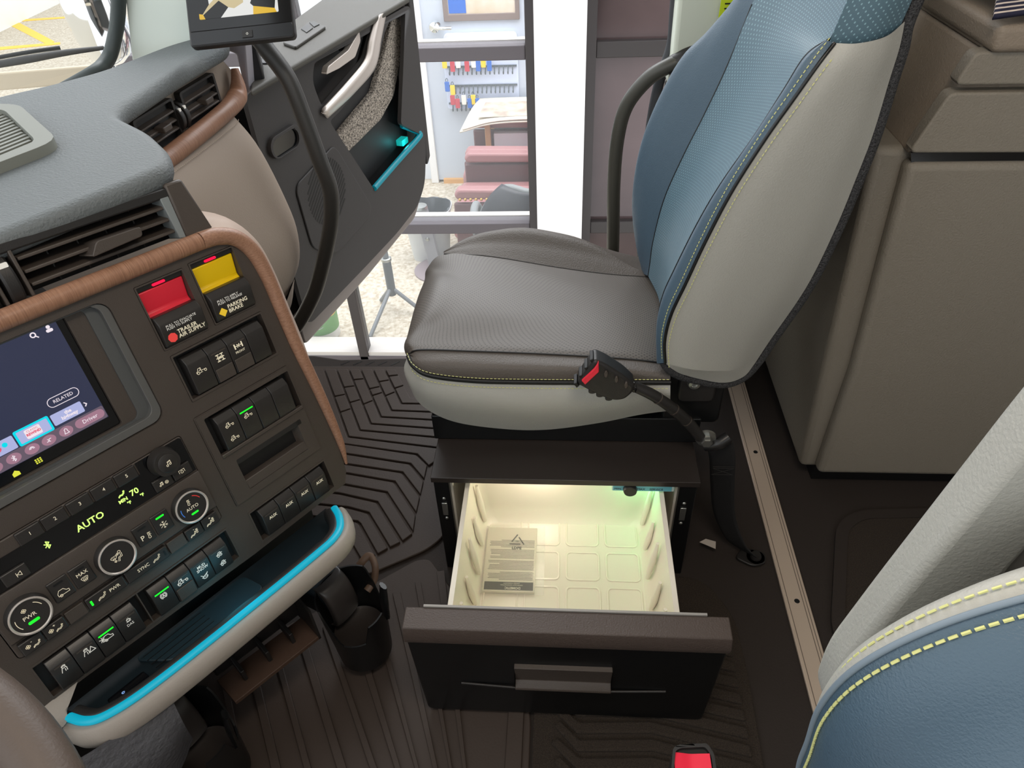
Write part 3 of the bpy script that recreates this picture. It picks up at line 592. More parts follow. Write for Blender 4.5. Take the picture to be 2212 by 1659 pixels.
drawer('drawer_front', [xz((0.5133,1.01,.8108)), (1.3, 0.803), (1.3, 0.848), xz((0.5265,1.01,.8521))], 1.008, M_cab)
prism('drawer_gap', [(0.50, 0.698), (1.3, 0.698), (1.3, 0.712), (0.495, 0.712)], 1.026, 1.036, M_gloss, t, plane='xz')
prism('lid', [xz((0.5395,1,.8517)), (1.3, 0.853), (1.3, 0.893), xz((0.5383,1,.887))], 0.998, 1.46, M_cab2, t, plane='xz', bevel=0.010, seg=4)
prism('lid_side', [xz((0.5427,1.03,.8497)), xz((0.5704,1.03,.8456)), xz((0.559,1.03,.875)), xz((0.5512,1.03,.8806))], 1.03, 1.46, M_cab2, t, plane='xz', bevel=0.004)
# folded striped fabric on top of the cabinet
m = mat('striped_cloth', (40, 40, 62), 0.8); nt = m.node_tree; tcn = nt.nodes.new('ShaderNodeTexCoord'); wv = nt.nodes.new('ShaderNodeTexWave')
wv.inputs['Scale'].default_value = 34.0; wv.inputs['Distortion'].default_value = 1.2; wv.bands_direction = 'X'
rp = nt.nodes.new('ShaderNodeValToRGB'); rp.color_ramp.elements[0].position = 0.66; rp.color_ramp.elements[0].color = lin((36, 36, 60)) + (1,); rp.color_ramp.elements[1].position = 0.72; rp.color_ramp.elements[1].color = lin((224, 208, 196)) + (1,)
nt.links.new(tcn.outputs['UV'], wv.inputs['Vector']); nt.links.new(wv.outputs['Fac'], rp.inputs['Fac']); nt.links.new(rp.outputs['Color'], nt.nodes['Principled BSDF'].inputs['Base Color'])
t = thing('folded_shirt', 'navy and white striped cloth folded on top of the taupe cabinet', 'clothing', (0.68, 1.12, 0.893))
rows = []
for i in range(7):
    r = []
    for j in range(9):
        x = 0.522 + 0.045 * j; y = 0.990 + 0.055 * i
        z = 0.9025 + 0.020 * abs(math.sin(0.7 * j + 0.8 * i)) * (0.4 + 0.1 * i) + 0.010 * i - (0.003 if i == 0 else 0)
        r.append(Vector((x + 0.02 * math.sin(i * 1.3), y, z)))
    rows.append(r)
patch('cloth', rows, m, t, nu=26, nv=40, solid=0.006)
# ---------------------------------------------------------------- door pillar behind the seat
t = struct(prism('trim_1', [xz((0.2027,1.5,.9074)), xz((0.4713,1.5,.899)), xz((0.3917,1.5,.6261)), xz((0.1975,1.5,.6738)), xz((0.2038,1.5,.7192))], 1.46, 1.54, mat('pale_pillar_trim', (216, 222, 206), 0.5), plane='xz', bevel=0.008, seg=3))
struct(prism('trim_2', [xz((0.2017,1.5,.6683)), xz((0.3148,1.5,.646)), xz((0.3872,1.5,.157)), xz((0.1896,1.5,.2618)), xz((0.1831,1.5,.4706))], 1.465, 1.53, mat('beige_pillar_trim', (190, 182, 170), 0.55), plane='xz', bevel=0.005))
struct(tube('trim_3', [(0.202,1.52,.9044), (0.2068,1.52,.7973), (0.2066,1.52,.7308), (0.1881,1.52,.6559), (0.1786,1.52,.5454), (0.1786,1.52,.3951), (0.1853,1.52,.2243), (0.19, 1.52, 0.0)], 0.011, mat('rubber_seal', (66, 68, 72), 0.5), n=10, res=60))
t = thing('grab_handle', 'black curved tubular grab handle on the door pillar beside the backrest', 'grab handle', (0.11, 1.47, 0))
tube('bar', [(0.118, 1.48, 0.02), (0.1123,1.48,.2986), (0.1061,1.48,.4592), (0.1085,1.48,.5622), (0.1234,1.48,.6307), (0.1592,1.47,.6838), (0.1977,1.46,.7119), (0.2481,1.46,.7309)], 0.0145, mat('dark_olive_tube', (74, 73, 66), 0.4), t, n=16, res=70)
tube('end_bracket', [(0.1938,1.462,.708), (0.2273,1.462,.7242), (0.2614,1.465,.7342)], [0.015, 0.019, 0.020], M_panel2, t, n=14, res=10)
t = thing('shoulder_belt', 'black shoulder belt with a yellow-green tag on the pale pillar', 'seat belt', (0.316,1.44,.7968))
prism('webbing', [xz((0.2917,1.44,.8717)), xz((0.3437,1.44,.8702)), xz((0.3606,1.44,.7322)), xz((0.2953,1.44,.8126))], 1.44, 1.443, M_panel2, t, plane='xz')
tg = prism('tag', [xz((0.2761,1.435,.8367)), xz((0.2967,1.435,.8347)), xz((0.2976,1.435,.7923)), xz((0.2749,1.435,.8006))], 1.435, 1.4375, mat('hi_vis_tag', (206, 226, 40), 0.5), t, plane='xz')
for k in range(3):
    a_ = Vector((0.2829,1.434,.8233)) + Vector((0, 0, -0.008 * k)); box('print_line', (a_.x, a_.x + 0.014), (1.4335, 1.435), (a_.z - 0.001, a_.z + 0.001), M_black, tg)

# ---------------------------------------------------------------- dashboard
t = thing('dashboard', 'grey dashboard with wood trim, taupe glove panel and black air vents', 'dashboard', (-0.7, 0.9, 0.2))
top = [(-0.622, 1.366), (-0.640, 1.26), (-0.647, 1.172), (-0.655, 1.03), (-0.645, 0.995), (-0.57, 0.934), (-0.510, 0.865), (-0.487, 0.815), (-0.515, 0.762), (-0.60, 0.632), (-0.70, 0.478), (-0.80, 0.325),
       (-1.06, 0.40), (-1.02, 0.80), (-0.94, 1.02), (-0.888, 1.095), (-0.838, 1.141), (-0.785, 1.212), (-0.765, 1.268), (-0.735, 1.36), (-0.690, 1.425), (-0.645, 1.425)]
tp = prism('top_pad', rpoly(top, 0.03, 5), 0.768, 0.799, M_pad, t, bevel=0.014, seg=5)
# speaker tray on the pad
so = [(-0.655, 0.868), (-0.80, 1.012), (-0.86, 1.012), (-0.98, 0.90), (-0.86, 0.60), (-0.74, 0.70)]
ring('speaker_frame', rpoly(so, 0.03), rpoly(inset(so, 0.022), 0.02), 0.797, 0.812, mat('grey_speaker_trim', (128, 130, 122), 0.55), t, bevel=0.005)
sp = prism('speaker_grille', rpoly(inset(so, 0.020), 0.02), 0.797, 0.800, M_panel2, t)
gi = rpoly(inset(so, 0.022), 0.02)
def inside(p, poly):
    c = False; n = len(poly)
    for i in range(n):
        a, b = poly[i], poly[i - 1]
        if (a[1] > p[1]) != (b[1] > p[1]) and p[0] < (b[0] - a[0]) * (p[1] - a[1]) / (b[1] - a[1]) + a[0]: c = not c
    return c
d = Vector((0.37, 0.93)).normalized(); n = Vector((-d.y, d.x))
for k in range(-2, 26):
    c = Vector((-0.70, 0.80)) + n * (0.0125 * k); q = [c + d * (0.004 * i) for i in range(-70, 71) if inside(c + d * (0.004 * i), gi)]
    if len(q) < 4: continue
    prism('grille_rib', [tuple(q[0] - n * 0.003), tuple(q[0] + n * 0.003), tuple(q[-1] + n * 0.003), tuple(q[-1] - n * 0.003)], 0.799, 0.806, bpy.data.materials['grey_speaker_trim'], sp)
# passenger side: face with vents, wood strip, glove panel
R_ = lambda o: setattr(o, 'matrix_parent_inverse', FRAME[t] @ VENT) or o
vf = R_(prism('vent_face', rpoly([(-0.11, 0.0), (-0.11, 0.070), (0.290, 0.072), (0.325, 0.03), (0.30, -0.03), (-0.06, -0.03)], 0.006), -0.05, -0.012, M_tan, t, bevel=0.003))
for (a0, a1) in ((-0.004, 0.098), (0.132, 0.236)):
    v = R_(prism('air_vent', rrect(a0, -0.012, a1, 0.049, 0.004), -0.013, -0.009, M_black, t))
    R_(ring('vent_frame', rrect(a0 - 0.006, -0.016, a1 + 0.006, 0.053, 0.005), rrect(a0, -0.012, a1, 0.049, 0.003), -0.014, 0.0, M_panel2, t, bevel=0.0015))
    for z in (0.004, 0.018, 0.033):
        R_(prism('vane', [(z, -0.010), (z + 0.004, -0.010), (z + 0.0005, 0.0), (z - 0.0025, 0.0)], a0 + 0.001, a1 - 0.001, M_panel, t, plane='yz', bevel=0.0008))
    m_ = (a0 + a1) / 2 - 0.002
    R_(box('vane_tab', (m_ - 0.004, m_ + 0.020), (0.014, 0.024), (-0.008, 0.012), M_panel, t, bevel=0.0018))
for x in (0.107, 0.122):
    w_ = R_(lathe('vent_wheel', [(0.0, -0.005), (0.026, -0.005), (0.027, -0.003), (0.027, 0.003), (0.026, 0.005), (0.0, 0.005)], M_panel2, t, n=32, c=(x, 0.015, -0.018), axis='x'))
    R_(box('wheel_mark', (x - 0.0025, x + 0.0025), (0.026, 0.033), (0.002, 0.0055), M_white, t))
# wood strip with upturned end
tube('wood_strip', [(-.6858,1.05,.6805), (-.6783,1.13,.6762), (-.6636,1.19,.6811), (-.6523,1.27,.6841), (-.6478,1.345,.6849), (-.6414,1.385,.6941), (-.6396,1.4,.712), (-.6414,1.41,.7402)], [0.0165, 0.0165, 0.0165, 0.0165, 0.017, 0.019, 0.014, 0.007], M_woody, t, n=18, res=60)
# glove panel
rows = []
for z, x in ((0.672, -0.656), (0.655, -0.640), (0.60, -0.612), (0.50, -0.588), (0.42, -0.579), (0.34, -0.594), (0.26, -0.640)):
    rows.append([Vector((x - 0.10, 0.80, z)), Vector((x - 0.06, 0.95, z)), Vector((x - 0.03, 1.10, z)), Vector((x - 0.012, 1.22, z)), Vector((x, 1.335, z)), Vector((x - 0.004, 1.365, z)), Vector((x - 0.035, 1.395, z)), Vector((x - 0.10, 1.41, z))])
gp = patch('glove_panel', rows, M_tan, t, nu=26, nv=40)
stitches('panel_seam', [r + Vector((0.003, 0, 0.004)) for r in rows[1][1:6]], mat('taupe_thread', (190, 176, 160), 0.6), t, dash=0.003, gap=0.002, r=0.0007)
rows2 = [[p + Vector((-0.012, 0.012, 0.0)) for p in r[3:]] for r in rows]
patch('side_trim', [[p + Vector((-0.03, 0.018, 0)) for p in r[4:]] for r in rows] , mat('grey_side_trim', (140, 128, 122), 0.6), t, nu=24, nv=14)
patch('knee_panel', [[Vector((-0.62, 1.05, 0.30)), Vector((-0.60, 1.2, 0.30)), Vector((-0.62, 1.37, 0.29))], [Vector((-0.66, 1.05, 0.18)), Vector((-0.64, 1.2, 0.19)), Vector((-0.655, 1.37, 0.20))], [Vector((-0.75, 1.05, 0.06)), Vector((-0.75, 1.2, 0.06)), Vector((-0.75, 1.37, 0.06))]], M_tan, t, nu=10, nv=14)
# ---------------------------------------------------------------- centre console (panel frame: x along the row, y up the face, z towards the driver)
t = thing('centre_console', 'charcoal centre console face with wood edge trim between dash and floor', 'console', frame=PANEL)
edge = [(-0.33, 0.303), (0.165, 0.303), (0.196, 0.298), (0.213, 0.282), (0.221, 0.245), (0.222, 0.136), (0.231, 0.045), (0.236, -0.05), (0.232, -0.10), (0.222, -0.118), (0.045, -0.120), (-0.20, -0.113), (-0.33, -0.113)]
holes = [rrect(-0.32, 0.126, 0.024, 0.291, 0.016), rrect(0.058, 0.204, 0.1245, 0.2905, 0.002), rrect(0.1325, 0.205, 0.200, 0.2925, 0.002), rrect(0.061, 0.127, 0.202, 0.1955, 0.002),
         rrect(-0.2425, -0.0405, 0.0285, 0.0975, 0.005), rrect(-0.239, -0.110, 0.026, -0.0565, 0.001), rrect(0.062, -0.112, 0.204, -0.0575, 0.002), rrect(0.052, -0.0395, 0.2065, 0.1075, 0.003)]
prism('face_panel', edge, -0.010, 0.0, M_panel, t, holes=holes)
prism('backing', [(p[0], p[1]) for p in inset(edge, 0.004)], -0.036, -0.031, M_black, t)
prism('lower_body', [(-0.33, -0.10), (0.19, -0.10), (0.17, -0.22), (-0.33, -0.30)], -0.30, -0.06, M_black, t)
path = [(0.160, 0.3125), (0.185, 0.310), (0.208, 0.299), (0.224, 0.274), (0.2300, 0.235), (0.231, 0.18), (0.232, 0.13), (0.235, 0.085), (0.238, 0.04), (0.240, -0.01), (0.240, -0.055), (0.236, -0.088)]
tube('wood_trim', [(-0.33, 0.3125, 0.002), (-0.10, 0.3125, 0.002), (0.05, 0.3125, 0.002), (0.159, 0.3125, 0.002)], 0.0115, M_wood, t, n=16, res=30)
tube('wood_trim', [(p[0], p[1], 0.002) for p in path], [0.0115, 0.0115, 0.0112, 0.011, 0.010, 0.0095, 0.009, 0.0085, 0.008, 0.007, 0.0055, 0.002], M_woodv, t, n=16, res=70)
def flare(k, h):
    out = []
    for i, p in enumerate(path):
        a = Vector(path[max(0, i - 1)]); b = Vector(path[min(len(path) - 1, i + 1)]); d = (b - a).normalized(); n = Vector((-d.y, d.x)) * -1
        if n.x + n.y < 0: n = -n
        q = 1.0 if i < 7 else max(0.05, 1 - (i - 6) / 5.0)
        out.append(Vector((p[0] + n.x * k * q, p[1] + n.y * k * q, h)))
    return out
patch('edge_flare', [flare(0.006, 0.004), flare(0.014, -0.004), flare(0.026, -0.022), flare(0.036, -0.07), flare(0.036, -0.16)], M_tanside, t, nu=16, nv=50)
# centre vents above the wood trim
prism('vent_back', [(-0.33, 0.322), (0.146, 0.322), (0.146, 0.386), (-0.33, 0.386)], -0.05, -0.046, M_black, t)
prism('vent_top_rail', [(-0.33, 0.374), (0.168, 0.374), (0.168, 0.386), (-0.33, 0.386)], -0.05, -0.002, M_panel2, t, bevel=0.002)
prism('vent_end_block', [(0.1475, 0.320), (0.186, 0.320), (0.172, 0.390), (0.1475, 0.390)], -0.06, -0.001, M_panel, t, bevel=0.003)
prism('vent_cheek', [(0.139, 0.324), (0.1475, 0.322), (0.1475, 0.376), (0.136, 0.376)], -0.03, -0.002, mat('grey_cheek', (128, 134, 134), 0.5), t, bevel=0.001)
for v_ in (0.334, 0.349, 0.364):
    prism('vane', [(v_ + 0.005, -0.044), (v_ + 0.009, -0.044), (v_ + 0.002, -0.006), (v_ - 0.002, -0.006)], -0.036, 0.139, M_panel, t, plane='yz', bevel=0.001)
    prism('vane', [(v_ + 0.005, -0.044), (v_ + 0.009, -0.044), (v_ + 0.002, -0.006), (v_ - 0.002, -0.006)], -0.28, -0.098, M_panel, t, plane='yz', bevel=0.001)
for x in (0.0, 0.035, 0.07, 0.105):
    prism('cross_vane', [(0.325, -0.046), (0.375, -0.046), (0.375, -0.030), (0.325, -0.030)], x, x + 0.0015, M_panel2, t, plane='yz')
prism('vane_tab', rpoly([(0.028, 0.341), (0.092, 0.344), (0.094, 0.355), (0.040, 0.356)], 0.004), -0.030, 0.012, M_panel, t, bevel=0.002)
for x in (-0.080, -0.054):
    lathe('vent_wheel', [(0.0, -0.0075), (0.044, -0.0075), (0.046, -0.005), (0.046, 0.005), (0.044, 0.0075), (0.0, 0.0075)], M_panel2, t, n=44, c=(x, 0.345, -0.044), axis='x')
    prism('wheel_mark', rrect(x - 0.0055, 0.3605, x + 0.0055, 0.366, 0.001), -0.004, -0.0006, M_white, t)
for x in (-0.0935, -0.067, -0.0405):
    prism('wheel_divider', [(x - 0.002, 0.323), (x + 0.002, 0.323), (x + 0.002, 0.376), (x - 0.002, 0.376)], -0.04, -0.002, M_panel, t, bevel=0.001)
# ---------------------------------------------------------------- touch screen
t = thing('touchscreen', 'dark navy touchscreen with radio tiles recessed in the console', 'screen', frame=PANEL)
ring('recess_rim', rrect(-0.32, 0.127, 0.0238, 0.2905, 0.016), rrect(-0.31, 0.1375, 0.014, 0.2885, 0.012), -0.016, -0.003, mat('light_charcoal', (92, 92, 90), 0.5), t, bevel=0.004)
ring('inner_rim', rrect(-0.31, 0.1375, 0.0142, 0.2885, 0.012), rrect(-0.30, 0.140, 0.0, 0.290, 0.010), -0.020, -0.012, mat('grey_charcoal', (82, 84, 84), 0.5), t, bevel=0.003)
ring('bezel', rrect(-0.30, 0.1395, 0.0002, 0.2902, 0.010), rrect(-0.295, 0.142, -0.021, 0.2895, 0.003), -0.022, -0.015, M_panel, t, bevel=0.0015)
prism('glass', rrect(-0.30, 0.1415, -0.0215, 0.290, 0.003), -0.026, -0.020, M_gloss, t)
hz = -0.0198
def em(name, c, s=0.9): return mat(name, (8, 8, 10), 0.2, emit=(c, s))
E_bg = em('screen_navy', (52, 56, 80), 0.8); E_bar = em('screen_bar', (104, 90, 104)); E_pill = em('screen_pill', (164, 122, 140)); E_tile = em('screen_tile', (176, 182, 226)); E_cy = em('screen_cyan', (0, 224, 240)); E_wh = em('screen_white', (244, 232, 240)); E_ye = em('screen_yellow', (228, 230, 70)); E_rd = em('screen_red', (226, 96, 120))
def S_(name, pts, h, m): return prism(name, pts, h, h + 0.00015, m, t)
S_('screen_image', [(-0.29, 0.157), (-0.030, 0.157), (-0.030, 0.288), (-0.29, 0.288)], hz, E_bg)
bar = S_('status_bar', rrect(-0.29, 0.1575, -0.0305, 0.1735, 0.002), hz + 0.0002, E_bar)
S_('pill', rrect(-0.0668, 0.1600, -0.0318, 0.1712, 0.0055), hz + 0.0004, E_pill)
text('lettering', 'Driver', (-0.0493, 0.1655), hz + 0.0007, 0.0068, E_wh, bar)
for x in (-0.078, -0.098, -0.117, -0.137, -0.157): S_('round_button', circle(x, 0.1655, 0.0078, 24, 0.0060), hz + 0.0004, E_pill)
ic = [[[(-2, -2), (2, -2), (1.2, 0), (1.2, 1.6), (0, 2.6), (-1.2, 1.6), (-1.2, 0), (-2, -2)]], [[(-2, -1), (-0.5, -1), (0.5, 1), (2, 1)], [(-1, 1.2), (0.6, -1.6)]], [[(2 * math.cos(a * 0.5), 2 * math.sin(a * 0.5)) for a in range(7)], [(1.1 * math.cos(a * 0.5), 1.1 * math.sin(a * 0.5)) for a in range(7)]], [[(-1.4, -1.4), (1.4, 1.4), (0, 2.6), (0, -2.6), (1.4, -1.4), (-1.4, 1.4)]]]
for x, g in zip((-0.078, -0.098, -0.117, -0.137), ic): strokes('icon', g, 0.0007, hz + 0.0006, E_wh, bar, at=(x, 0.1655), sc=0.0013)
S_('station_tile', rrect(-0.0850, 0.1765, -0.0495, 0.1905, 0.0015), hz + 0.0003, E_tile)
text('lettering', 'the\nhighway', (-0.066, 0.1835), hz + 0.0006, 0.0058, E_wh, bpy.data.objects['station_tile'], bold=0.0002)
S_('selected_frame', rrect(-0.1255, 0.1735, -0.0868, 0.1925, 0.002), hz + 0.0003, E_cy)
tl = S_('station_tile', rrect(-0.1230, 0.1758, -0.0892, 0.1902, 0.001), hz + 0.0005, E_tile)
S_('tile_logo', rrect(-0.1155, 0.1775, -0.0985, 0.1885, 0.0015), hz + 0.0007, E_wh)
text('lettering', 'CLASSIC', (-0.107, 0.1860), hz + 0.0009, 0.0034, E_rd, tl); text('lettering', 'REWIND', (-0.107, 0.1820), hz + 0.0009, 0.0040, E_rd, tl, bold=0.0002)
S_('station_tile', rrect(-0.166, 0.1745, -0.1272, 0.1905, 0.0015), hz + 0.0003, E_tile)
S_('tile_logo', circle(-0.1475, 0.1822, 0.0055, 20, 0.0038), hz + 0.0007, E_rd); S_('tile_logo', circle(-0.1375, 0.1840, 0.0028, 16), hz + 0.0006, E_cy)
rl = rrect(-0.0805, 0.1975, -0.0450, 0.2085, 0.0054)
strokes('related_button', [rl + rl[:1]], 0.0007, hz + 0.0004, E_wh, t)
text('lettering', 'RELATED', (-0.0628, 0.2030), hz + 0.0004, 0.0056, E_wh, bpy.data.objects['related_button'])
strokes('chevron', [[(-0.0465, 0.1862), (-0.0445, 0.1840), (-0.0465, 0.1818)]], 0.0012, hz + 0.0004, E_wh, t)
strokes('search_icon', [[(-0.0575 + 0.0026 * math.cos(a * 0.524), 0.2815 + 0.0026 * math.sin(a * 0.524)) for a in range(13)], [(-0.0556, 0.2795), (-0.0535, 0.2772)]], 0.0013, hz + 0.0004, E_wh, t)
S_('profile_icon', circle(-0.0400, 0.2835, 0.0022, 16), hz + 0.0004, E_wh); S_('profile_icon', rrect(-0.0438, 0.2775, -0.0362, 0.2812, 0.0018), hz + 0.0004, E_wh)
for i in range(3):
    for j in range(3): S_('apps_dot', rrect(-0.1212 + 0.0026 * i, 0.1465 + 0.0022 * j, -0.1194 + 0.0026 * i, 0.1481 + 0.0022 * j, 0.0003), hz, E_ye)
S_('home_icon', [(-0.1468, 0.1455), (-0.1392, 0.1455), (-0.1392, 0.1495), (-0.143, 0.1525), (-0.1468, 0.1495)], hz, E_ye)
S_('back_icon', circle(-0.167, 0.1475, 0.0042, 20), hz, E_ye)
# ---------------------------------------------------------------- icon shapes (millimetres)
def arc(cx, cy, r, a0, a1, n=10): return [(cx + r * math.cos(math.radians(a0 + (a1 - a0) * i / n)), cy + r * math.sin(math.radians(a0 + (a1 - a0) * i / n))) for i in range(n + 1)]
TRUCK = [[(-6, -1), (-6, 0.5), (-4.5, 1.2), (-3.2, 4), (0, 4.2), (0, -0.6)], arc(-4.2, -1.2, 1.4, 0, 360), [(-2.6, -1.4), (1, -1.4)], [(0, 0.6), (6, 0.6)], arc(5, -0.8, 1.3, 0, 360), [(-3, 1), (-0.8, 1.6), (-0.8, 3.4)]]
CAR = [[(-5, -2.6), (-5, 0), (-3, 2.8), (1, 2.8), (3, 0), (5, -0.4), (5, -2.6), (-5, -2.6)], arc(-2.8, -2.8, 1.2, 0, 360, 8)]
SEATP = [[(-4.5, -1.6), (-2, 0.2), (0.4, -0.6), (3.6, 1.6)], [(-4.5, -2.8), (-1.8, -1.2), (0.6, -2), (4, 0.2)], arc(4.0, 2.6, 0.9, 0, 360, 8), [(-4.5, -1.6), (-4.5, -2.8)]]
THERM = [arc(0, -2.6, 1.3, 120, 420), [(-0.65, -1.4), (-0.65, 3), (0.65, 3), (0.65, -1.4)], [(0.6, 2.6), (2.2, 2.6)], [(0.6, 1.2), (1.8, 1.2)], [(0.6, -0.2), (2.2, -0.2)]]
FAN = [arc(0, 1.4, 1.2, 0, 360, 10), arc(0, -1.4, 1.2, 0, 360, 10), arc(1.6, 0, 1.2, 0, 360, 10), arc(-1.6, 0, 1.2, 0, 360, 10)]
SNOW = [[(0, -4), (0, 4)], [(-3.5, -2), (3.5, 2)], [(-3.5, 2), (3.5, -2)], [(-1, 3.4), (0, 2.4), (1, 3.4)], [(-1, -3.4), (0, -2.4), (1, -3.4)], [(-3.4, 0.8), (-2.1, 1.2), (-2.4, 2.6)], [(3.4, -0.8), (2.1, -1.2), (2.4, -2.6)]]
DEF = [[(-4, 2.4), (-2.6, 3.2), (2.6, 3.2), (4, 2.4), (2.4, -1), (-2.4, -1), (-4, 2.4)], [(-1.6, -2.6), (-1.2, -1), (-1.6, 0.4), (-1.2, 2)], [(0, -2.6), (0.4, -1), (0, 0.4), (0.4, 2)], [(1.6, -2.6), (2, -1), (1.6, 0.4), (2, 2)]]
NOTE = [arc(-1.8, -2.2, 1.2, 0, 360, 10), arc(2.2, -1.4, 1.2, 0, 360, 10), [(-0.7, -2.2), (-0.7, 2.4), (3.3, 3.2), (3.3, -1.4)], [(-0.7, 1.4), (3.3, 2.2)]]
AXLE = [[(-3.5, 3), (-0.8, 3)], [(0.8, 3), (3.5, 3)], [(-3.5, -3), (-0.8, -3)], [(0.8, -3), (3.5, -3)], [(-2.2, 3), (-2.2, -3)], [(2.2, 3), (2.2, -3)], [(-3.6, 0), (3.6, 0)], [(-1, 1), (1, -1)], [(-1, -1), (1, 1)]]
AXLE2 = [[(-4, -2.2), (-4, 2.2)], [(-3.4, -2.2), (-3.4, 2.2)], [(4, -2.2), (4, 2.2)], [(3.4, -2.2), (3.4, 2.2)], [(-3.4, 0), (-1.4, 0)], [(1.4, 0), (3.4, 0)], [(-1.2, 1.4), (1.2, -1.4)], [(-1.2, -1.4), (1.2, 1.4)]]
WHEELS = [[(-4, 0.6), (4, 1.6)], arc(-1.8, -1.4, 1.3, 0, 360, 10), arc(1.8, -1.0, 1.3, 0, 360, 10), [(-2, 1.6), (0, 3.4), (2.4, 2.4)], [(2.4, 2.4), (1.6, 3.4)]]
HAND = [[(-3.5, -3), (-1, 3), (1.5, 3.4), (2.4, 0), (2.0, -3)], [(-1.8, 1), (1.8, 1.4)], [(0.6, -0.4), (0.4, -3)], arc(0.4, 2.0, 2.4, 40, 150)]
SKID = [arc(0, 0, 3.6, 200, 340), [(-4.4, 3), (-2.4, 0.8)], [(4.4, 3), (2.6, 0.8)], [(-4, -1), (4, 2.4)]]
DAS = [[(-2, 2), (2, 2), (1.6, -0.4), (-1.6, -0.4), (-2, 2)], [(2, 1.6), (3, 1.2), (1.8, 0.2)], [(-1, 2.8), (-0.6, 3.8)], [(0.6, 2.8), (1, 3.8)], [(-2.6, -1), (2.6, -1)]]
AUTOA = [arc(0, 0, 2.6, 0, 360, 18), [(-1.3, -1.6), (0, 1.8), (1.3, -1.6)], [(-0.8, -0.5), (0.8, -0.5)], arc(0, 0, 3.7, 120, 240), arc(0, 0, 3.7, -60, 60)]
AIRF = [arc(3.2, 4.2, 1.3, 0, 360, 12), [(4.6, 2.4), (4.2, -1.4), (1.4, -1.8), (0.2, -5)], [(3.2, 2.2), (3.0, -0.4), (0.6, -0.8), (-1.0, -4.6)], [(-6.4, 1.6), (-5, 2.6), (-1.6, 2.6), (-0.4, 1.6), (-1.8, -0.4), (-5, -0.4), (-6.4, 1.6)], [(-4.4, -1.4), (-4, 0), (-4.4, 1.4)], [(-3, -1.4), (-2.6, 0), (-3, 1.4)], [(-0.6, 3.2), (0.8, 3.2), (0.8, 4), (2, 2.8), (0.8, 1.6), (0.8, 2.4), (-0.6, 2.4)], [(-3.6, -2), (-3.6, -3), (-4.4, -3), (-3.2, -4.2), (-2, -3), (-2.8, -3), (-2.8, -2)]]
POWER = [[(-4, 0.4), (-4, 2.6), (4, 2.6), (4, 0.4)], arc(0, -0.6, 1.8, 130, 410), [(0, 0.4), (0, 2)], [(-4, -1.6), (-4, 0.4)], [(4, -1.6), (4, 0.4)]]
GEAR = [arc(0, 0, 2.4, 0, 360, 14), arc(0, 0, 0.9, 0, 360, 8)]
PREV = [[(2.2, -2.6), (2.2, 2.6), (-2, 0), (2.2, -2.6)], [(-2.6, -2.6), (-2.6, 2.6)]]
BT = [[(-2, -1.6), (2, 1.6), (0, 3.4), (0, -3.4), (2, -1.6), (-2, 1.6)]]
def icon(lines, at, z, m, par, sc=1.0, wd=0.00055): return strokes('icon', lines, wd, z, m, par, at=at, sc=0.001 * sc, thick=0.0002)
# ---------------------------------------------------------------- climate and radio control unit
t = thing('climate_control_unit', 'charcoal climate and radio control unit with three silver ringed knobs', 'control panel', frame=PANEL)
prism('faceplate', rrect(-0.2415, -0.0395, 0.0275, 0.0965, 0.004), -0.012, 0.002, M_panel, t, bevel=0.0012)
dp = prism('display', [(-0.2405, 0.0425), (0.0262, 0.0445), (0.0262, 0.0930), (0.0235, 0.0955), (-0.0365, 0.0955), (-0.0365, 0.0795), (-0.2405, 0.0795)], 0.001, 0.0026, M_gloss, t)
prism('step', [(0.0427, 0.002), (0.0427, 0.0055), (0.034, 0.0075), (-0.016, 0.0065), (-0.019, 0.002)], -0.2405, 0.0270, M_panel, t, plane='yz', bevel=0.001)
for s, at, sz in (('AUTO', (-0.110, 0.0605), 0.0118), ('MIN', (-0.068, 0.0615), 0.0062), ('70', (-0.0525, 0.0635), 0.0108), ('°F', (-0.0465, 0.0545), 0.0055), ('°F', (-0.0635, 0.0545), 0.0055)):
    text('lettering', s, at, 0.0029, sz, M_lime, dp, bold=0.0002)
icon(SEATP, (-0.0665, 0.0695), 0.0027, M_lime, dp, 0.9, 0.0008); icon(BT, (-0.159, 0.064), 0.0027, M_lime, dp, 1.3, 0.0011)
def button(x0, y0, x1, y1, z=0.0075, zb=0.001, m=None): return prism('button', rrect(x0, y0, x1, y1, 0.0015), zb, z, m or M_switch, t, bevel=0.0012, seg=2)
for k, x in enumerate((-0.167, -0.139, -0.110, -0.081, -0.052)):
    b = button(x - 0.0136, 0.0795, x + 0.0132, 0.0962, 0.006); text('digit', str(k + 1), (x, 0.0885), 0.0064, 0.0062, M_cream_print, b)
for x0, x1 in ((-0.0310, -0.0062), (-0.0048, 0.0210)):
    b = button(x0, 0.0462, x1, 0.0625, 0.006)
    if x0 < -0.02: icon(NOTE, (x0 + 0.009, 0.0545), 0.0061, M_cream_print, b, 0.75); icon(GEAR, (x0 + 0.0165, 0.0535), 0.0061, M_cream_print, b, 0.85)
    else: icon(POWER, (x0 + 0.0125, 0.0545), 0.0061, M_cream_print, b, 0.95)
b = button(-0.213, 0.0455, -0.1865, 0.062, 0.006); icon(PREV, (-0.1965, 0.0535), 0.0061, M_cream_print, b)
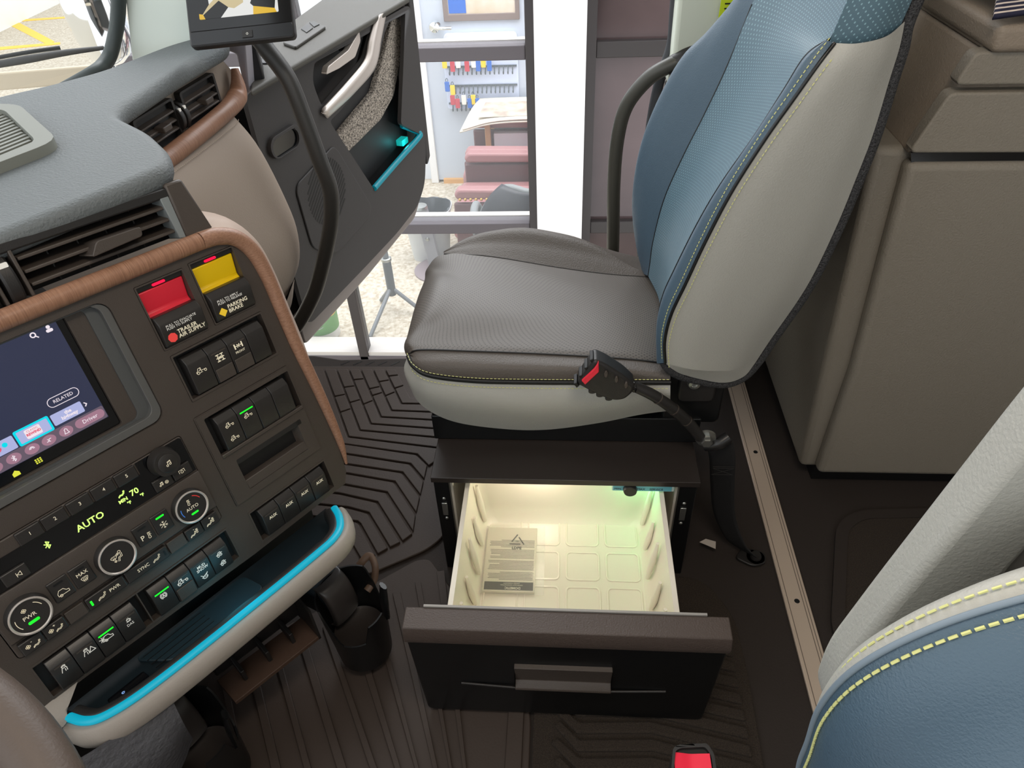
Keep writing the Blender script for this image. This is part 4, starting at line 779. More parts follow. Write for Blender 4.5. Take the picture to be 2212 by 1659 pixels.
def knob(at, r, h, ringr, name='knob'):
    k = lathe(name, [(r * 1.12, 0.0), (r * 1.06, h * 0.35), (r, h * 0.9), (r * 0.96, h), (0.0, h)], M_switch, t, n=40, c=(at[0], at[1], 0.004))
    if ringr: lathe('silver_ring', [(r * 0.985, h - 0.0015), (r * 1.0, h + 0.0012), (r * 0.93, h + 0.0016), (r * 0.88, h + 0.0004), (r * 0.88, h - 0.001)], M_silver, k, n=40, c=(at[0], at[1], 0.004))
    else: lathe('cap', [(r * 0.72, h - 0.001), (r * 0.72, h + 0.0008), (r * 0.68, h + 0.0012), (0.0, h + 0.0012)], M_switch, k, n=32, c=(at[0], at[1], 0.004))
    return k
kx = knob((-.0069,.0801), 0.0172, 0.015, False); c_ = (-.0069,.0801); icon(NOTE, c_, 0.0204, M_cream_print, kx, 1.0)
c_ = (-.0049,.0082); kx = knob(c_, 0.0222, 0.012, True)
icon(THERM, (c_[0] - 0.002, c_[1] + 0.0085), 0.0162, M_cream_print, kx, 1.1); text('lettering', 'AUTO', (c_[0], c_[1] - 0.001), 0.0164, 0.0062, M_cream_print, kx); prism('indicator', rrect(c_[0] - 0.005, c_[1] - 0.0105, c_[0] + 0.005, c_[1] - 0.0080, 0.0012), 0.0161, 0.0166, M_green, kx)
strokes('red_arc', [arc(c_[0], c_[1], 0.0152, 25, 65)], 0.0009, 0.0162, M_redsign, kx); strokes('blue_arc', [arc(c_[0], c_[1], 0.0152, 165, 205)], 0.0009, 0.0162, mat('blue_print', (70, 130, 210), 0.5, emit=((70, 130, 210), 0.3)), kx)
c_ = (-.1077,.0078); kx = knob(c_, 0.0222, 0.012, True); icon(AIRF, c_, 0.0162, M_cream_print, kx, 1.25)
c_ = (-.211,.007); kx = knob(c_, 0.0222, 0.012, True)
icon(FAN, (c_[0] - 0.003, c_[1] + 0.0095), 0.0162, M_cream_print, kx, 0.9); text('lettering', 'PWR', (c_[0] - 0.001, c_[1]), 0.0164, 0.0066, M_cream_print, kx); prism('indicator', rrect(c_[0] - 0.006, c_[1] - 0.0095, c_[0] + 0.006, c_[1] - 0.0060, 0.0014), 0.0161, 0.0166, M_green, kx)
strokes('tick_arc', [arc(c_[0], c_[1], 0.0155, 20, 55), arc(c_[0], c_[1], 0.0155, 165, 215)], 0.0007, 0.0162, M_cream_print, kx)
for x0, x1, g, on in ((-0.0545, -0.0318, SNOW, 1), (-0.0795, -0.0568, THERM, 0), (-0.1585, -0.1358, DEF, 0), (-0.1835, -0.1608, CAR, 0)):
    b = button(x0, -0.0035, x1, 0.0245, 0.0095); xm = (x0 + x1) / 2
    prism('indicator', rrect(xm - 0.0055, 0.0175, xm + 0.0055, 0.0198, 0.0008), 0.0094, 0.0098, M_green if on else M_black, b)
    if g is THERM: text('lettering', 'P', (xm - 0.004, 0.006), 0.0098, 0.0098, M_cream_print, b); icon(g, (xm + 0.004, 0.006), 0.0096, M_cream_print, b, 1.2)
    elif g is DEF: text('lettering', 'MAX', (xm, 0.0125), 0.0098, 0.0062, M_cream_print, b); icon(g, (xm, 0.004), 0.0096, M_cream_print, b, 1.0)
    else: icon(g, (xm, 0.0065), 0.0096, M_cream_print, b, 1.25)
for x0, x1, s, g in ((-0.2365, -0.2118, '-', FAN), (-0.2105, -0.1860, '+', FAN), (-0.1600, -0.1125, 'PWR', SEATP), (-0.1105, -0.0535, 'SYNC', SEATP), (-0.0262, -0.0030, '-', THERM), (-0.0018, 0.0215, '+', THERM)):
    b = button(x0, -0.0375, x1, -0.0205, 0.0085); xm = (x0 + x1) / 2
    if len(s) == 1:
        icon(g, (xm - 0.005 if g is FAN else xm + 0.003, -0.0285), 0.0086, M_cream_print, b, 0.9 if g is FAN else 0.85); icon(SEATP, (xm + 0.0035 if g is FAN else xm - 0.003, -0.0310), 0.0086, M_cream_print, b, 0.9); text('sign', s, (xm, -0.0245), 0.0088, 0.0055, M_cream_print, b)
    else:
        text('lettering', s, (xm + 0.010 if s == 'PWR' else xm - 0.006, -0.0290), 0.0088, 0.0062, M_cream_print, b); icon(g, (xm - 0.006 if s == 'PWR' else xm + 0.012, -0.0290), 0.0086, M_cream_print, b, 1.1)
        xx = x0 + 0.005 if s == 'PWR' else x1 - 0.005
        prism('indicator', rrect(xx - 0.0012, -0.0325, xx + 0.0012, -0.0255, 0.0006), 0.0084, 0.0088, M_green if s == 'PWR' else M_black, b)
for x0, x1 in ((-0.184, -0.162), (-0.0515, -0.0275)): prism('blank_cover', rrect(x0, -0.0375, x1, -0.0205, 0.0008), 0.001, 0.0072, M_panel, t, bevel=0.0006)
# ---------------------------------------------------------------- rocker switch rows
def slot(name, label, x0, y0, x1, y1):
    r = thing(name, label, 'switch panel', frame=PANEL)
    ring('slot_frame', rrect(x0, y0, x1, y1, 0.0015), rrect(x0 + 0.0022, y0 + 0.0035, x1 - 0.0022, y1 - 0.0025, 0.001), -0.014, 0.001, M_panel, r, bevel=0.0007)
    prism('slot_floor', [(x0 + 0.001, y0 + 0.001), (x1 - 0.001, y0 + 0.001), (x1 - 0.001, y1 - 0.001), (x0 + 0.001, y1 - 0.001)], -0.020, -0.012, M_black, r)
    return r
def rocker(r, x0, x1, y0, y1, indicator=None, lock=False):
    yb = y1 - 0.010
    s = prism('switch', [(y0, -0.013), (y0, 0.0035), (y0 + 0.004, 0.0055), (yb, 0.0085), (yb + 0.002, 0.0080), (y1, 0.0015), (y1, -0.013)], x0 + 0.0004, x1 - 0.0004, M_switch, r, plane='yz', bevel=0.0009)
    if indicator is not None: prism('indicator', [(yb - 0.0022, 0.0083), (yb - 0.0004, 0.0084), (yb - 0.0004, 0.0090), (yb - 0.0022, 0.0089)], x0 + 0.0045, x1 - 0.0035, M_green if indicator else M_panel, s, plane='yz')
    if lock: prism('lock_tab', [(y0 + 0.001, 0.003), (y0 + 0.020, 0.006), (y0 + 0.020, 0.0085), (y0 + 0.001, 0.0062)], x0 + 0.002, x1 - 0.002, M_panel, s, plane='yz', bevel=0.0006)
    return s
r = slot('switch_panel', 'row of four rocker switches just below the red and yellow valves', 0.0615, 0.1275, 0.2015, 0.195)
ys = (0.133, 0.186)
for k, (x0, x1) in enumerate(((0.0715, 0.1025), (0.1025, 0.1320), (0.1320, 0.1620), (0.1620, 0.1910))):
    s = rocker(r, x0, x1, *ys, indicator=0 if k in (1, 2) else None, lock=k in (1, 2)); xm = (x0 + x1) / 2
    if k == 0: icon(TRUCK, (xm, 0.162), 0.0078, M_cream_print, s, 1.15)
    if k == 1: icon(AXLE, (xm, 0.1665), 0.0086, M_cream_print, s, 1.5, 0.0011)
    if k == 2: icon(AXLE2, (xm, 0.1695), 0.0086, M_cream_print, s, 1.5, 0.0010); text('lettering', 'FRONT', (xm, 0.1610), 0.0084, 0.0045, M_cream_print, s)
r = slot('switch_panel', 'switch panel with four rockers above a small open storage pocket', 0.0525, -0.039, 0.206, 0.107)
prism('cover_plate', rrect(0.054, -0.0375, 0.2045, 0.1055, 0.003), -0.012, 0.0022, M_panel, r, bevel=0.001, holes=[rrect(0.064, 0.036, 0.203, 0.0995, 0.002), rrect(0.079, -0.0265, 0.192, 0.0235, 0.002)])
box('divider_bar', (0.064, 0.203), (0.036, 0.0415), (-0.004, 0.0045), M_panel, r, bevel=0.001)
for k, (x0, x1) in enumerate(((0.0745, 0.1045), (0.1045, 0.1335), (0.1335, 0.1625), (0.1625, 0.1925))):
    s = rocker(r, x0, x1, 0.042, 0.094, indicator=1 if k == 1 else None); xm = (x0 + x1) / 2
    if k == 0: icon(TRUCK, (xm, 0.0765), 0.0084, M_cream_print, s, 1.0); icon(TRUCK, (xm, 0.0555), 0.0068, M_cream_print, s, 1.0)
    if k == 1: icon(TRUCK, (xm, 0.0745), 0.0084, M_cream_print, s, 1.0)
prism('pocket_wall', [(0.0235, 0.002), (0.0235, -0.030), (0.014, -0.030), (0.016, 0.002)], 0.079, 0.192, M_panel2, r, plane='yz')
prism('pocket_floor', [(-0.0265, 0.002), (-0.0265, -0.030), (-0.010, -0.030), (-0.012, 0.001)], 0.079, 0.192, M_panel, r, plane='yz', bevel=0.001)
prism('pocket_cheek', [(0.185, 0.002), (0.192, 0.002), (0.192, -0.03), (0.172, -0.03)], -0.0265, 0.0235, M_panel, r, plane='xz')
r = slot('switch_panel', 'bottom row of four rocker switches each marked AUX', 0.062, -0.1125, 0.204, -0.0575)
for k, (x0, x1) in enumerate(((0.0745, 0.1040), (0.1040, 0.1335), (0.1335, 0.1625), (0.1625, 0.1920))):
    s = rocker(r, x0, x1, -0.108, -0.063, indicator=0); text('lettering', 'AUX', ((x0 + x1) / 2 + 0.001, -0.0815), 0.0084, 0.0062, M_cream_print, s, bold=0.0001)
r = slot('switch_panel', 'long row of eight rocker switches below the climate unit', -0.2395, -0.1105, 0.0265, -0.0562)
xs = [(-0.2270, -0.2005), (-0.2005, -0.1735), (-0.1735, -0.1465), (-0.1465, -0.1190), (-0.0985, -0.0710), (-0.0710, -0.0430), (-0.0430, -0.0150), (-0.0150, 0.0140)]
gs = [HAND, HAND, CAR, DAS, AUTOA, TRUCK, SKID, WHEELS]; on = [0, 0, 1, 0, 1, 0, 0, 0]
for k, (x0, x1) in enumerate(xs):
    s = rocker(r, x0, x1, -0.107, -0.062, indicator=on[k], lock=k == 5); xm = (x0 + x1) / 2
    if k == 6: text('lettering', 'MUD\nSNOW', (xm + 0.001, -0.0800), 0.0084, 0.0054, M_white, s, bold=0.0001); icon(SKID, (xm, -0.0945), 0.0070, M_white, s, 1.1, 0.0008); text('lettering', 'TCS', (xm, -0.0955), 0.0074, 0.0038, M_white, s)
    elif k == 7: icon(WHEELS, (xm, -0.0800), 0.0084, M_white, s, 1.1, 0.0008); icon(WHEELS, (xm, -0.0955), 0.0068, M_white, s, 1.1, 0.0008)
    elif k == 3: icon(DAS, (xm, -0.0790), 0.0086, M_white, s, 1.0, 0.0007); text('lettering', 'DAS', (xm, -0.0850), 0.0084, 0.0048, M_white, s)
    else: icon(gs[k], (xm, -0.0800), 0.0084, M_white, s, 1.15, 0.0008)
    if k == 2: strokes('star_icon', [[(xm - 0.010, -0.078), (xm - 0.004, -0.081)], [(xm - 0.007, -0.076), (xm - 0.007, -0.083)], [(xm - 0.009, -0.082), (xm - 0.005, -0.077)]], 0.0008, 0.0085, M_white, s)
    if k == 1: strokes('warning_icon', [[(xm + 0.003, -0.083), (xm + 0.010, -0.083), (xm + 0.0065, -0.0765), (xm + 0.003, -0.083)]], 0.0008, 0.0085, M_white, s)
box('slot_divider', (-0.1095, -0.1080), (-0.1105, -0.0562), (-0.012, 0.0015), M_panel, r)
# ---------------------------------------------------------------- air brake valves
for nm, lab, x0, x1, y0, y1, cm, sm, l1, l2 in (
    ('air_supply_valve', 'red pull-up trailer air supply valve above the switches', 0.0585, 0.124, 0.2045, 0.290, M_red, 'oct', 'PULL TO EVACUATE\nPUSH TO SUPPLY', 'TRAILER\nAIR SUPPLY'),
    ('parking_brake_valve', 'yellow pull-up parking brake valve next to the wood corner trim', 0.133, 0.1995, 0.2055, 0.292, M_yellow, 'dia', 'PULL TO APPLY\nPUSH TO RELEASE', 'PARKING\nBRAKE')):
    r = thing(nm, lab, 'valve', frame=PANEL); ym = y0 + 0.0435
    ring('frame', rrect(x0, y0, x1, y1, 0.0015), rrect(x0 + 0.0018, y0 + 0.002, x1 - 0.0018, y1 - 0.0018, 0.001), -0.025, 0.0012, M_panel, r, bevel=0.0006)
    prism('coloured_scoop', [(ym - 0.006, -0.030), (ym - 0.002, -0.006), (ym + 0.005, -0.011), (y1 - 0.009, -0.004), (y1 - 0.009, -0.032)], x0 + 0.002, x1 - 0.002, cm, r, plane='yz', bevel=0.002)
    cp = prism('top_lip', [(y1 - 0.010, -0.02), (y1 - 0.0085, -0.003), (y1 - 0.002, -0.0015), (y1 - 0.002, -0.02)], x0 + 0.0022, x1 - 0.0022, M_panel2, r, plane='yz', bevel=0.0006)
    xl = x0 + 0.031; prism('indicator', rrect(xl - 0.0085, y1 - 0.0072, xl + 0.0085, y1 - 0.0040, 0.0014), -0.0035, -0.0008, M_redled, cp)
    pd = prism('paddle', [(y0 + 0.002, -0.02), (y0 + 0.003, 0.004), (y0 + 0.007, 0.0075), (ym - 0.012, 0.0115), (ym - 0.008, 0.0105), (ym, 0.004), (ym, -0.02)], x0 + 0.0028, x1 - 0.0028, M_switch, r, plane='yz', bevel=0.0012)
    sl = Matrix.Translation((0, y0 + 0.007, 0.0078)) @ Matrix.Rotation(math.atan2(0.004, 0.0245), 4, 'X') @ Matrix.Translation((0, -y0 - 0.007, 0))
    text('lettering', l1, (x0 + 0.010, y0 + 0.0278), 0.0004, 0.0046, M_white, pd, align='LEFT', plane=sl)
    text('lettering', l2, (x0 + 0.0215, y0 + 0.0145), 0.0004, 0.0074, M_cream_print, pd, align='LEFT', bold=0.0001, plane=sl)
    if sm == 'oct': q = prism('stop_mark', circle(x0 + 0.0135, y0 + 0.0135, 0.0062, 8), 0.0088, 0.0096, M_redsign, pd)
    else: q = prism('diamond_mark', [(x0 + 0.0135 - 0.0062, y0 + 0.0135), (x0 + 0.0135, y0 + 0.0073), (x0 + 0.0135 + 0.0062, y0 + 0.0135), (x0 + 0.0135, y0 + 0.0197)], 0.0088, 0.0096, M_yelsign, pd)
# ---------------------------------------------------------------- lit storage tray under the console
t = thing('storage_tray', 'grey rimmed console tray with a glowing cyan light strip along its edge', 'tray', frame=PANEL)
bp = [(-0.238, -0.131, 0.020), (-0.230, -0.131, 0.046), (-0.214, -0.132, 0.062), (-0.175, -0.132, 0.0735), (-0.10, -0.132, 0.0785), (0.026, -0.132, 0.0805), (0.100, -0.132, 0.0800), (0.128, -0.132, 0.0775), (0.150, -0.132, 0.066), (0.168, -0.132, 0.042), (0.180, -0.132, 0.015)]
def off(dv, dh, du=0.0):
    out = []
    for i, p in enumerate(bp):
        a = Vector(bp[max(0, i - 1)]); b = Vector(bp[min(len(bp) - 1, i + 1)]); d = b - a; n = Vector((-d.z, 0, d.x)).normalized()
        out.append(Vector((p[0] + n.x * dh, p[1] + dv, p[2] + n.z * dh)))
    return out
tube('light_strip', bp, 0.0058, M_cyan, t, n=12, res=80, up=(0, 1, 0), flat=0.75)
M_pearl = mat('pale_grey_band', (156, 148, 139), 0.55, bump=(520, 0.3))
patch('outer_band', [off(-0.003, 0.003), off(-0.004, 0.011), off(-0.014, 0.016), off(-0.026, 0.015), off(-0.034, 0.005), off(-0.034, -0.05)], M_pearl, t, nu=16, nv=70)
patch('inner_rim', [off(-0.002, -0.003), off(0.003, -0.006), off(0.002, -0.016), off(-0.012, -0.020)], M_panel2, t, nu=10, nv=70)
prism('tray_floor', [(-0.235, -0.02), (0.185, -0.02)] + [(p.x, p.z) for p in off(0, -0.015)][::-1], -0.152, -0.146, mat('teal_black_floor', (26, 34, 38), 0.35), t, plane='xz')
prism('tray_pad', rpoly([(-0.15, -0.01), (0.02, -0.01), (0.02, 0.050), (-0.12, 0.050)], 0.015), -0.146, -0.142, mat('dark_teal_rubber', (24, 40, 46), 0.5), t, plane='xz', bevel=0.001)
for k in range(4):
    box('pad_groove', (-0.14, -0.055), (-0.1425, -0.1415), (0.0 + 0.012 * k, 0.0012 + 0.012 * k), M_black, t)
ch = prism('charger_window', rrect(-0.200, 0.030, -0.152, 0.050, 0.003), -0.146, -0.138, M_gloss, t, plane='xz', bevel=0.001)
icon([arc(0, 0, 1.6, 0, 300)], (0, 0), 0.0, em('charger_icon', (150, 190, 255), 1.2), ch).matrix_local = Matrix.Translation((-0.183, -0.1376, 0.041)) @ Matrix.Rotation(math.radians(-90), 4, 'X')
patch('corner_cover', [[Vector((*(-.264,-.112), 0.0)), Vector((*(-.2386,-.1104), 0.0)), Vector((*(-.21,-.1111), 0.0))], [Vector((*(-.258,-.1248), 0.022)), Vector((*(-.2414,-.1261), 0.016)), Vector((*(-.2298,-.1227), 0.010))], [Vector((*(-.2575,-.1213), 0.046)), Vector((*(-.2412,-.1305), 0.024)), Vector((*(-.2359,-.1231), 0.014))]], M_pearl, t, nu=8, nv=14)
patch('lower_cover', [[Vector((-0.30, -0.150, 0.05)), Vector((-0.25, -0.152, 0.070)), Vector((-0.20, -0.155, 0.078)), Vector((-0.15, -0.157, 0.082))], [Vector((-0.30, -0.22, 0.06)), Vector((-0.25, -0.22, 0.080)), Vector((-0.19, -0.21, 0.092)), Vector((-0.155, -0.20, 0.088))], [Vector((-0.30, -0.30, 0.03)), Vector((-0.25, -0.30, 0.05)), Vector((-0.19, -0.28, 0.06)), Vector((-0.15, -0.26, 0.05))]], mat('grained_grey_plastic', (74, 74, 78), 0.6, bump=(160, 0.8, 0.003)), t, nu=12, nv=16)
lamp('tray_strip_glow', PANEL @ Vector((-0.02, -0.115, 0.062)), 0.10, (0.1, 0.75, 1.0), 0.05)
# ---------------------------------------------------------------- shelf between the cup holders
t = thing('console_shelf', 'brown open shelf with small dividers between the two cup holders', 'shelf', (-0.43, 0.62, 0.12))
fp = [(-.4755,.4651,.13), (-.3781,.5761,.13), (-.4153,.609,.13), (-.5157,.4965,.13)]
sf = prism('shelf_floor', [(p[0], p[1]) for p in fp], 0.122, 0.130, mat('brown_shelf', (78, 58, 46), 0.6, bump=(600, 0.4)), t, bevel=0.001)
a = Vector(fp[0]); b = Vector(fp[1]); d = (b - a).normalized(); n = Vector((-d.y, d.x, 0))
bk_ = Vector(fp[3])
for q in (0.2, 0.48, 0.76):
    m_ = a.lerp(b, q) + n * 0.018; prism('divider', [tuple((m_ + n * 0.06 - d * 0.003).xy), tuple((m_ - d * 0.003).xy), tuple((m_ + d * 0.003).xy), tuple((m_ + n * 0.06 + d * 0.003).xy)], 0.13, 0.155, M_panel2, t, bevel=0.001)
prism('shelf_back', [tuple((a + n * 0.055).xy), tuple((b + n * 0.055).xy), tuple((b + n * 0.075).xy), tuple((a + n * 0.075).xy)], 0.13, 0.26, M_panel2, t, bevel=0.003)
prism('end_wall', [tuple((b - d * 0.004).xy), tuple(b.xy), tuple((b + n * 0.07).xy), tuple((b + n * 0.07 - d * 0.004).xy)], 0.122, 0.20, M_panel2, t)
# ---------------------------------------------------------------- cup holders
def cup(label, c, ang):
    r = thing('cup_holder', label, 'cup holder', (c[0], c[1], 0.085), group=None)
    N = 60; v = []; f = []
    def H(th):
        d = (math.degrees(th) - ang + 540) % 360 - 180
        a = abs(d)
        return 0.190 if a < 75 else (0.190 - (a - 75) / 30 * 0.075 if a < 105 else (0.115 if a < 150 else 0.155 if a > 162 else 0.115 + (a - 150) / 12 * 0.040))
    for i in range(N):
        th = 2 * math.pi * i / N; h = H(th); cs, sn = math.cos(th), math.sin(th); g = 0.006 * (h - 0.09) / 0.12
        for rr, z in ((0.043, 0.088), (0.0455 + g, h), (0.048 + g, h), (0.0465, 0.080), (0.044, 0.030)): v.append((c[0] + rr * cs, c[1] + rr * sn, z))
    for i in range(N):
        j = (i + 1) % N
        for k in range(4): f.append((i * 5 + k, j * 5 + k, j * 5 + k + 1, i * 5 + k + 1))
    mk('holder_wall', v, f, M_metalblk, r, angle=30)
    lathe('base_disc', [(0.0, 0.088), (0.037, 0.088), (0.041, 0.091), (0.0425, 0.084), (0.0, 0.080)], M_brownblk, r, n=36, c=(c[0], c[1], 0))
    rad = math.radians(ang); o_ = Vector((math.cos(rad), math.sin(rad), 0)); s_ = Vector((-o_.y, o_.x, 0)); cc = Vector((c[0], c[1], 0))
    rows = []
    for z, q in ((0.192, 0.048), (0.190, 0.036), (0.178, 0.024), (0.155, 0.017), (0.125, 0.015), (0.108, 0.021), (0.104, 0.035)):
        rows.append([cc + o_ * (q + e) + s_ * w_ + Vector((0, 0, z)) for w_, e in ((-0.026, 0.010), (-0.022, 0.001), (0.0, -0.002), (0.022, 0.001), (0.026, 0.010))])
    patch('spring_paddle', rows, mat('satin_charcoal', (58, 54, 52), 0.33) if 'satin_charcoal' not in bpy.data.materials else bpy.data.materials['satin_charcoal'], r, nu=24, nv=16)
    tube('grip_arm', [cc - o_ * 0.02 + s_ * 0.0 + Vector((0.046, 0.0, 0.15)) * 1.0 if False else cc + Vector((0.048, 0.006, 0.120)), cc + Vector((0.050, 0.008, 0.160)), cc + Vector((0.053, 0.012, 0.195))], [0.004, 0.005, 0.004], M_metalblk, r, n=8, flat=2.2)
    prism('mount_arm', [tuple((cc + o_ * 0.042 + s_ * 0.03).xy), tuple((cc + o_ * 0.042 - s_ * 0.03).xy), tuple((cc + o_ * 0.09 - s_ * 0.035).xy), tuple((cc + o_ * 0.09 + s_ * 0.035).xy)], 0.13, 0.188, mat('dark_teal_plastic', (34, 44, 50), 0.4) if 'dark_teal_plastic' not in bpy.data.materials else bpy.data.materials['dark_teal_plastic'], r, bevel=0.006)
    return r
c1 = (-.3306,.6141,.088); c2 = (-.5063,.4062,.088)
cup('black cup holder on the passenger side of the brown shelf', c1, 150)
k2 = cup('black cup holder on the driver side of the brown shelf', c2, 150)
tube('trim_loop', [(-.3329,.679,.17), (-.317,.6924,.18), (-.306,.6799,.17), (-.3081,.6669,.15), (-.3183,.6521,.14)], 0.006, mat('brown_loop', (96, 76, 62), 0.5), k2 if False else bpy.data.objects['console_shelf'], n=8, flat=0.5).matrix_parent_inverse = FRAME[bpy.data.objects['console_shelf']]
# ---------------------------------------------------------------- dash grab bar and monitor
t = thing('grab_handle', 'long black tubular grab bar curving down in front of the open door', 'grab handle', (-.6437,1.36,.1628))
tube('bar', [(-.5862,1.4,.8139), (-.5612,1.39,.7798), (-.5292,1.38,.728), (-.5122,1.37,.6611), (-.4958,1.36,.5761), (-.4873,1.36,.5165), (-.4931,1.36,.4697), (-.5085,1.36,.4155), (-.5461,1.36,.3232), (-.5832,1.36,.2489), (-.6485,1.37,.1557), (-.7178,1.39,.0911)], 0.0165, mat('black_grab_tube', (58, 56, 53), 0.45, bump=(500, 0.2)), t, n=18, res=90)
MON = Matrix(((0.99733, -0.0088, 0.07244, 0.0), (0.06095, 0.64624, -0.76069, 0.0), (-0.04012, 0.76308, 0.64506, 1.14), (0, 0, 0, 1))) @ Matrix.Translation((-0.4630, 0.655, -1.2)) @ Matrix.Rotation(math.radians(6.0), 4, 'Z')
t = thing('monitor', 'black framed monitor screen with power button above the dashboard', 'monitor', frame=MON)
prism('housing', rrect(-0.0895, -0.078, 0.0895, 0.045, 0.008), -0.014, 0.0, M_panel2, t, bevel=0.003)
gl = prism('front_glass', rrect(-0.0865, -0.052, 0.0865, 0.043, 0.003), 0.0, 0.0012, M_gloss, t)
prism('lower_bezel', rrect(-0.0865, -0.0755, 0.0865, -0.053, 0.004), 0.0, 0.001, mat('black_bezel', (26, 27, 30), 0.25), t, bevel=0.0008)
m = mat('monitor_reflection', (10, 10, 12), 0.15); nt = m.node_tree; tcn = nt.nodes.new('ShaderNodeTexCoord'); vr = nt.nodes.new('ShaderNodeTexVoronoi'); vr.inputs['Scale'].default_value = 26.0  # reflection on the screen, put in as a glowing colour pattern
rp = nt.nodes.new('ShaderNodeValToRGB')
for p_, c_ in ((0.25, (240, 240, 236)), (0.5, (214, 196, 150)), (0.75, (236, 190, 40)), (1.0, (120, 104, 130))):
    e_ = rp.color_ramp.elements.new(p_); e_.color = lin(c_) + (1,)
rp.color_ramp.interpolation = 'CONSTANT'
sp_ = nt.nodes.new('ShaderNodeSeparateColor'); nt.links.new(tcn.outputs['Object'], vr.inputs['Vector']); nt.links.new(vr.outputs['Color'], sp_.inputs[0]); nt.links.new(sp_.outputs[0], rp.inputs['Fac'])
pb = nt.nodes['Principled BSDF']; nt.links.new(rp.outputs['Color'], pb.inputs['Emission Color']); pb.inputs['Emission Strength'].default_value = 0.8
prism('screen_reflection', rrect(-0.068, -0.0335, 0.066, 0.040, 0.002), 0.0012, 0.0015, m, gl)
b = prism('power_button', rrect(0.0005, -0.0715, 0.0185, -0.0590, 0.001), 0.0008, 0.0022, M_panel2, t, bevel=0.0005)
icon([arc(0, 0, 1.5, 130, 410), [(0, 0.4), (0, 1.9)]], (0.0095, -0.0652), 0.0023, M_white, b, 1.1, 0.0005)

# ---------------------------------------------------------------- open passenger door (door frame: x away from the hinge, y up, z into the cab)
t = thing('passenger_door', 'open charcoal truck door with silver pull handle, speaker and lit map pocket', 'door', frame=DOOR)
M_door = mat('door_charcoal', (56, 53, 52), 0.6, bump=(500, 0.25))
M_door2 = mat('door_black', (34, 33, 34), 0.5, bump=(500, 0.2))
W2L = DOOR.inverted()
def wl(o): o.matrix_parent_inverse = W2L; return o
outl = [(-0.03, 0.0), (0.25, 0.004), (0.46, 0.010), (0.61, 0.028), (0.675, 0.075), (0.708, 0.17), (0.725, 0.35), (0.724, 0.583), (-0.03, 0.580)]
hA = rpoly([(0.2032,.5354), (0.237,.5806), (0.4345,.6067), (0.5127,.595), (0.4477,.5188), (0.2197,.4665)], 0.02, 3)
hB = rpoly([(0.2384,.429), (0.2769,.4337), (0.4878,.4777), (0.5521,.5411), (0.5989,.5976), (0.690, 0.582), (0.6423,.458), (0.5773,.3012), (0.6853,.2313), (0.3796,.1889)], 0.012, 3)
hA = [(a_, min(b_, 0.568)) for a_, b_ in hA]; hB = [(a_, min(b_, 0.568)) for a_, b_ in hB]
prism('door_panel', rpoly(outl, 0.03, 4), -0.012, 0.0, M_door, t, holes=[hA, hB])
prism('door_core', rpoly(inset(outl, 0.004), 0.03, 4), -0.075, -0.055, M_door2, t)
prism('recess_wall', inset(hA, -0.006), -0.054, -0.050, M_black, t)
prism('pocket_wall', inset(hB, -0.006), -0.054, -0.046, M_door2, t)
prism('carpet_inlay', rpoly([(0.2941,.3663), (0.5039,.4108), (0.6003,.4944), (0.6613,.5665), (0.7559,.5642), (0.6839,.4597), (0.6099,.3694), (0.5199,.332), (0.3291,.311)], 0.01), -0.047, -0.028, mat('grey_speckled_carpet', (120, 112, 104), 0.95, bump=(220, 1.0, 0.004), vary=(240, (40, 36, 33), (190, 178, 164))), t, bevel=0.003)
prism('lower_band', rpoly([(-0.04, -0.062), (0.30, -0.050), (0.62, -0.02), (0.715, 0.06), (0.73, 0.17), (0.742, 0.583), (0.70, 0.583), (0.69, 0.10), (0.60, 0.03), (-0.04, 0.01)], 0.02), -0.10, -0.020, mat('grey_door_metal', (128, 119, 114), 0.5), t, bevel=0.006)
prism('edge_face', [(0.718, 0.12), (0.742, 0.14), (0.752, 0.60), (0.726, 0.60)], -0.10, -0.004, M_door, t, bevel=0.004)
patch('pull_handle', [[Vector((*(0.2114,.4698), 0.006)), Vector((*(0.328,.4939), 0.008)), Vector((*(0.4292,.5199), 0.008)), Vector((*(0.4694,.5567), 0.006)), Vector((*(0.5191,.5958), 0.002))],
     [Vector((*(0.2071,.46), 0.014)), Vector((*(0.3277,.4813), 0.016)), Vector((*(0.4376,.5091), 0.016)), Vector((*(0.4853,.553), 0.014)), Vector((*(0.5351,.599), 0.010))],
     [Vector((*(0.2277,.4399), 0.004)), Vector((*(0.3592,.4582), 0.006)), Vector((*(0.4771,.4858), 0.006)), Vector((*(0.5359,.5454), 0.004)), Vector((*(0.5879,.5955), 0.0))]], M_silver, t, nu=10, nv=30, solid=0.012)
prism('release_lever', rpoly([(0.2602,.5311), (0.2742,.5459), (0.3715,.5562), (0.4359,.5847), (0.4343,.5614), (0.3966,.5332), (0.3198,.5286)], 0.006), -0.014, 0.002, M_silver, t, bevel=0.004)
prism('lever_arm', [(0.3911,.5693), (0.4655,.5809), (0.4614,.5568), (0.3971,.544)], -0.045, -0.022, M_door2, t, bevel=0.003)
tube('pocket_trim', [(*(0.3804,.1913), 0.0), (*(0.5317,.2102), 0.0), (*(0.6643,.2249), 0.0), (*(0.6886,.2316), -0.004), (*(0.6655,.2514), -0.014), (*(0.6331,.2744), -0.03)], 0.0085, M_teal, t, n=10, res=50)
led = prism('pocket_lamp', rrect(*(0.6119,.2186), *(0.6479,.2362), 0.002), -0.045, -0.024, mat('teal_lamp', (40, 200, 190), 0.4, emit=((20, 180, 175), 0.5)), t)
lamp('door_pocket_glow', DOOR @ Vector((*(0.6118,.2286), -0.015)), 0.03, (0.1, 0.9, 0.95), 0.01)
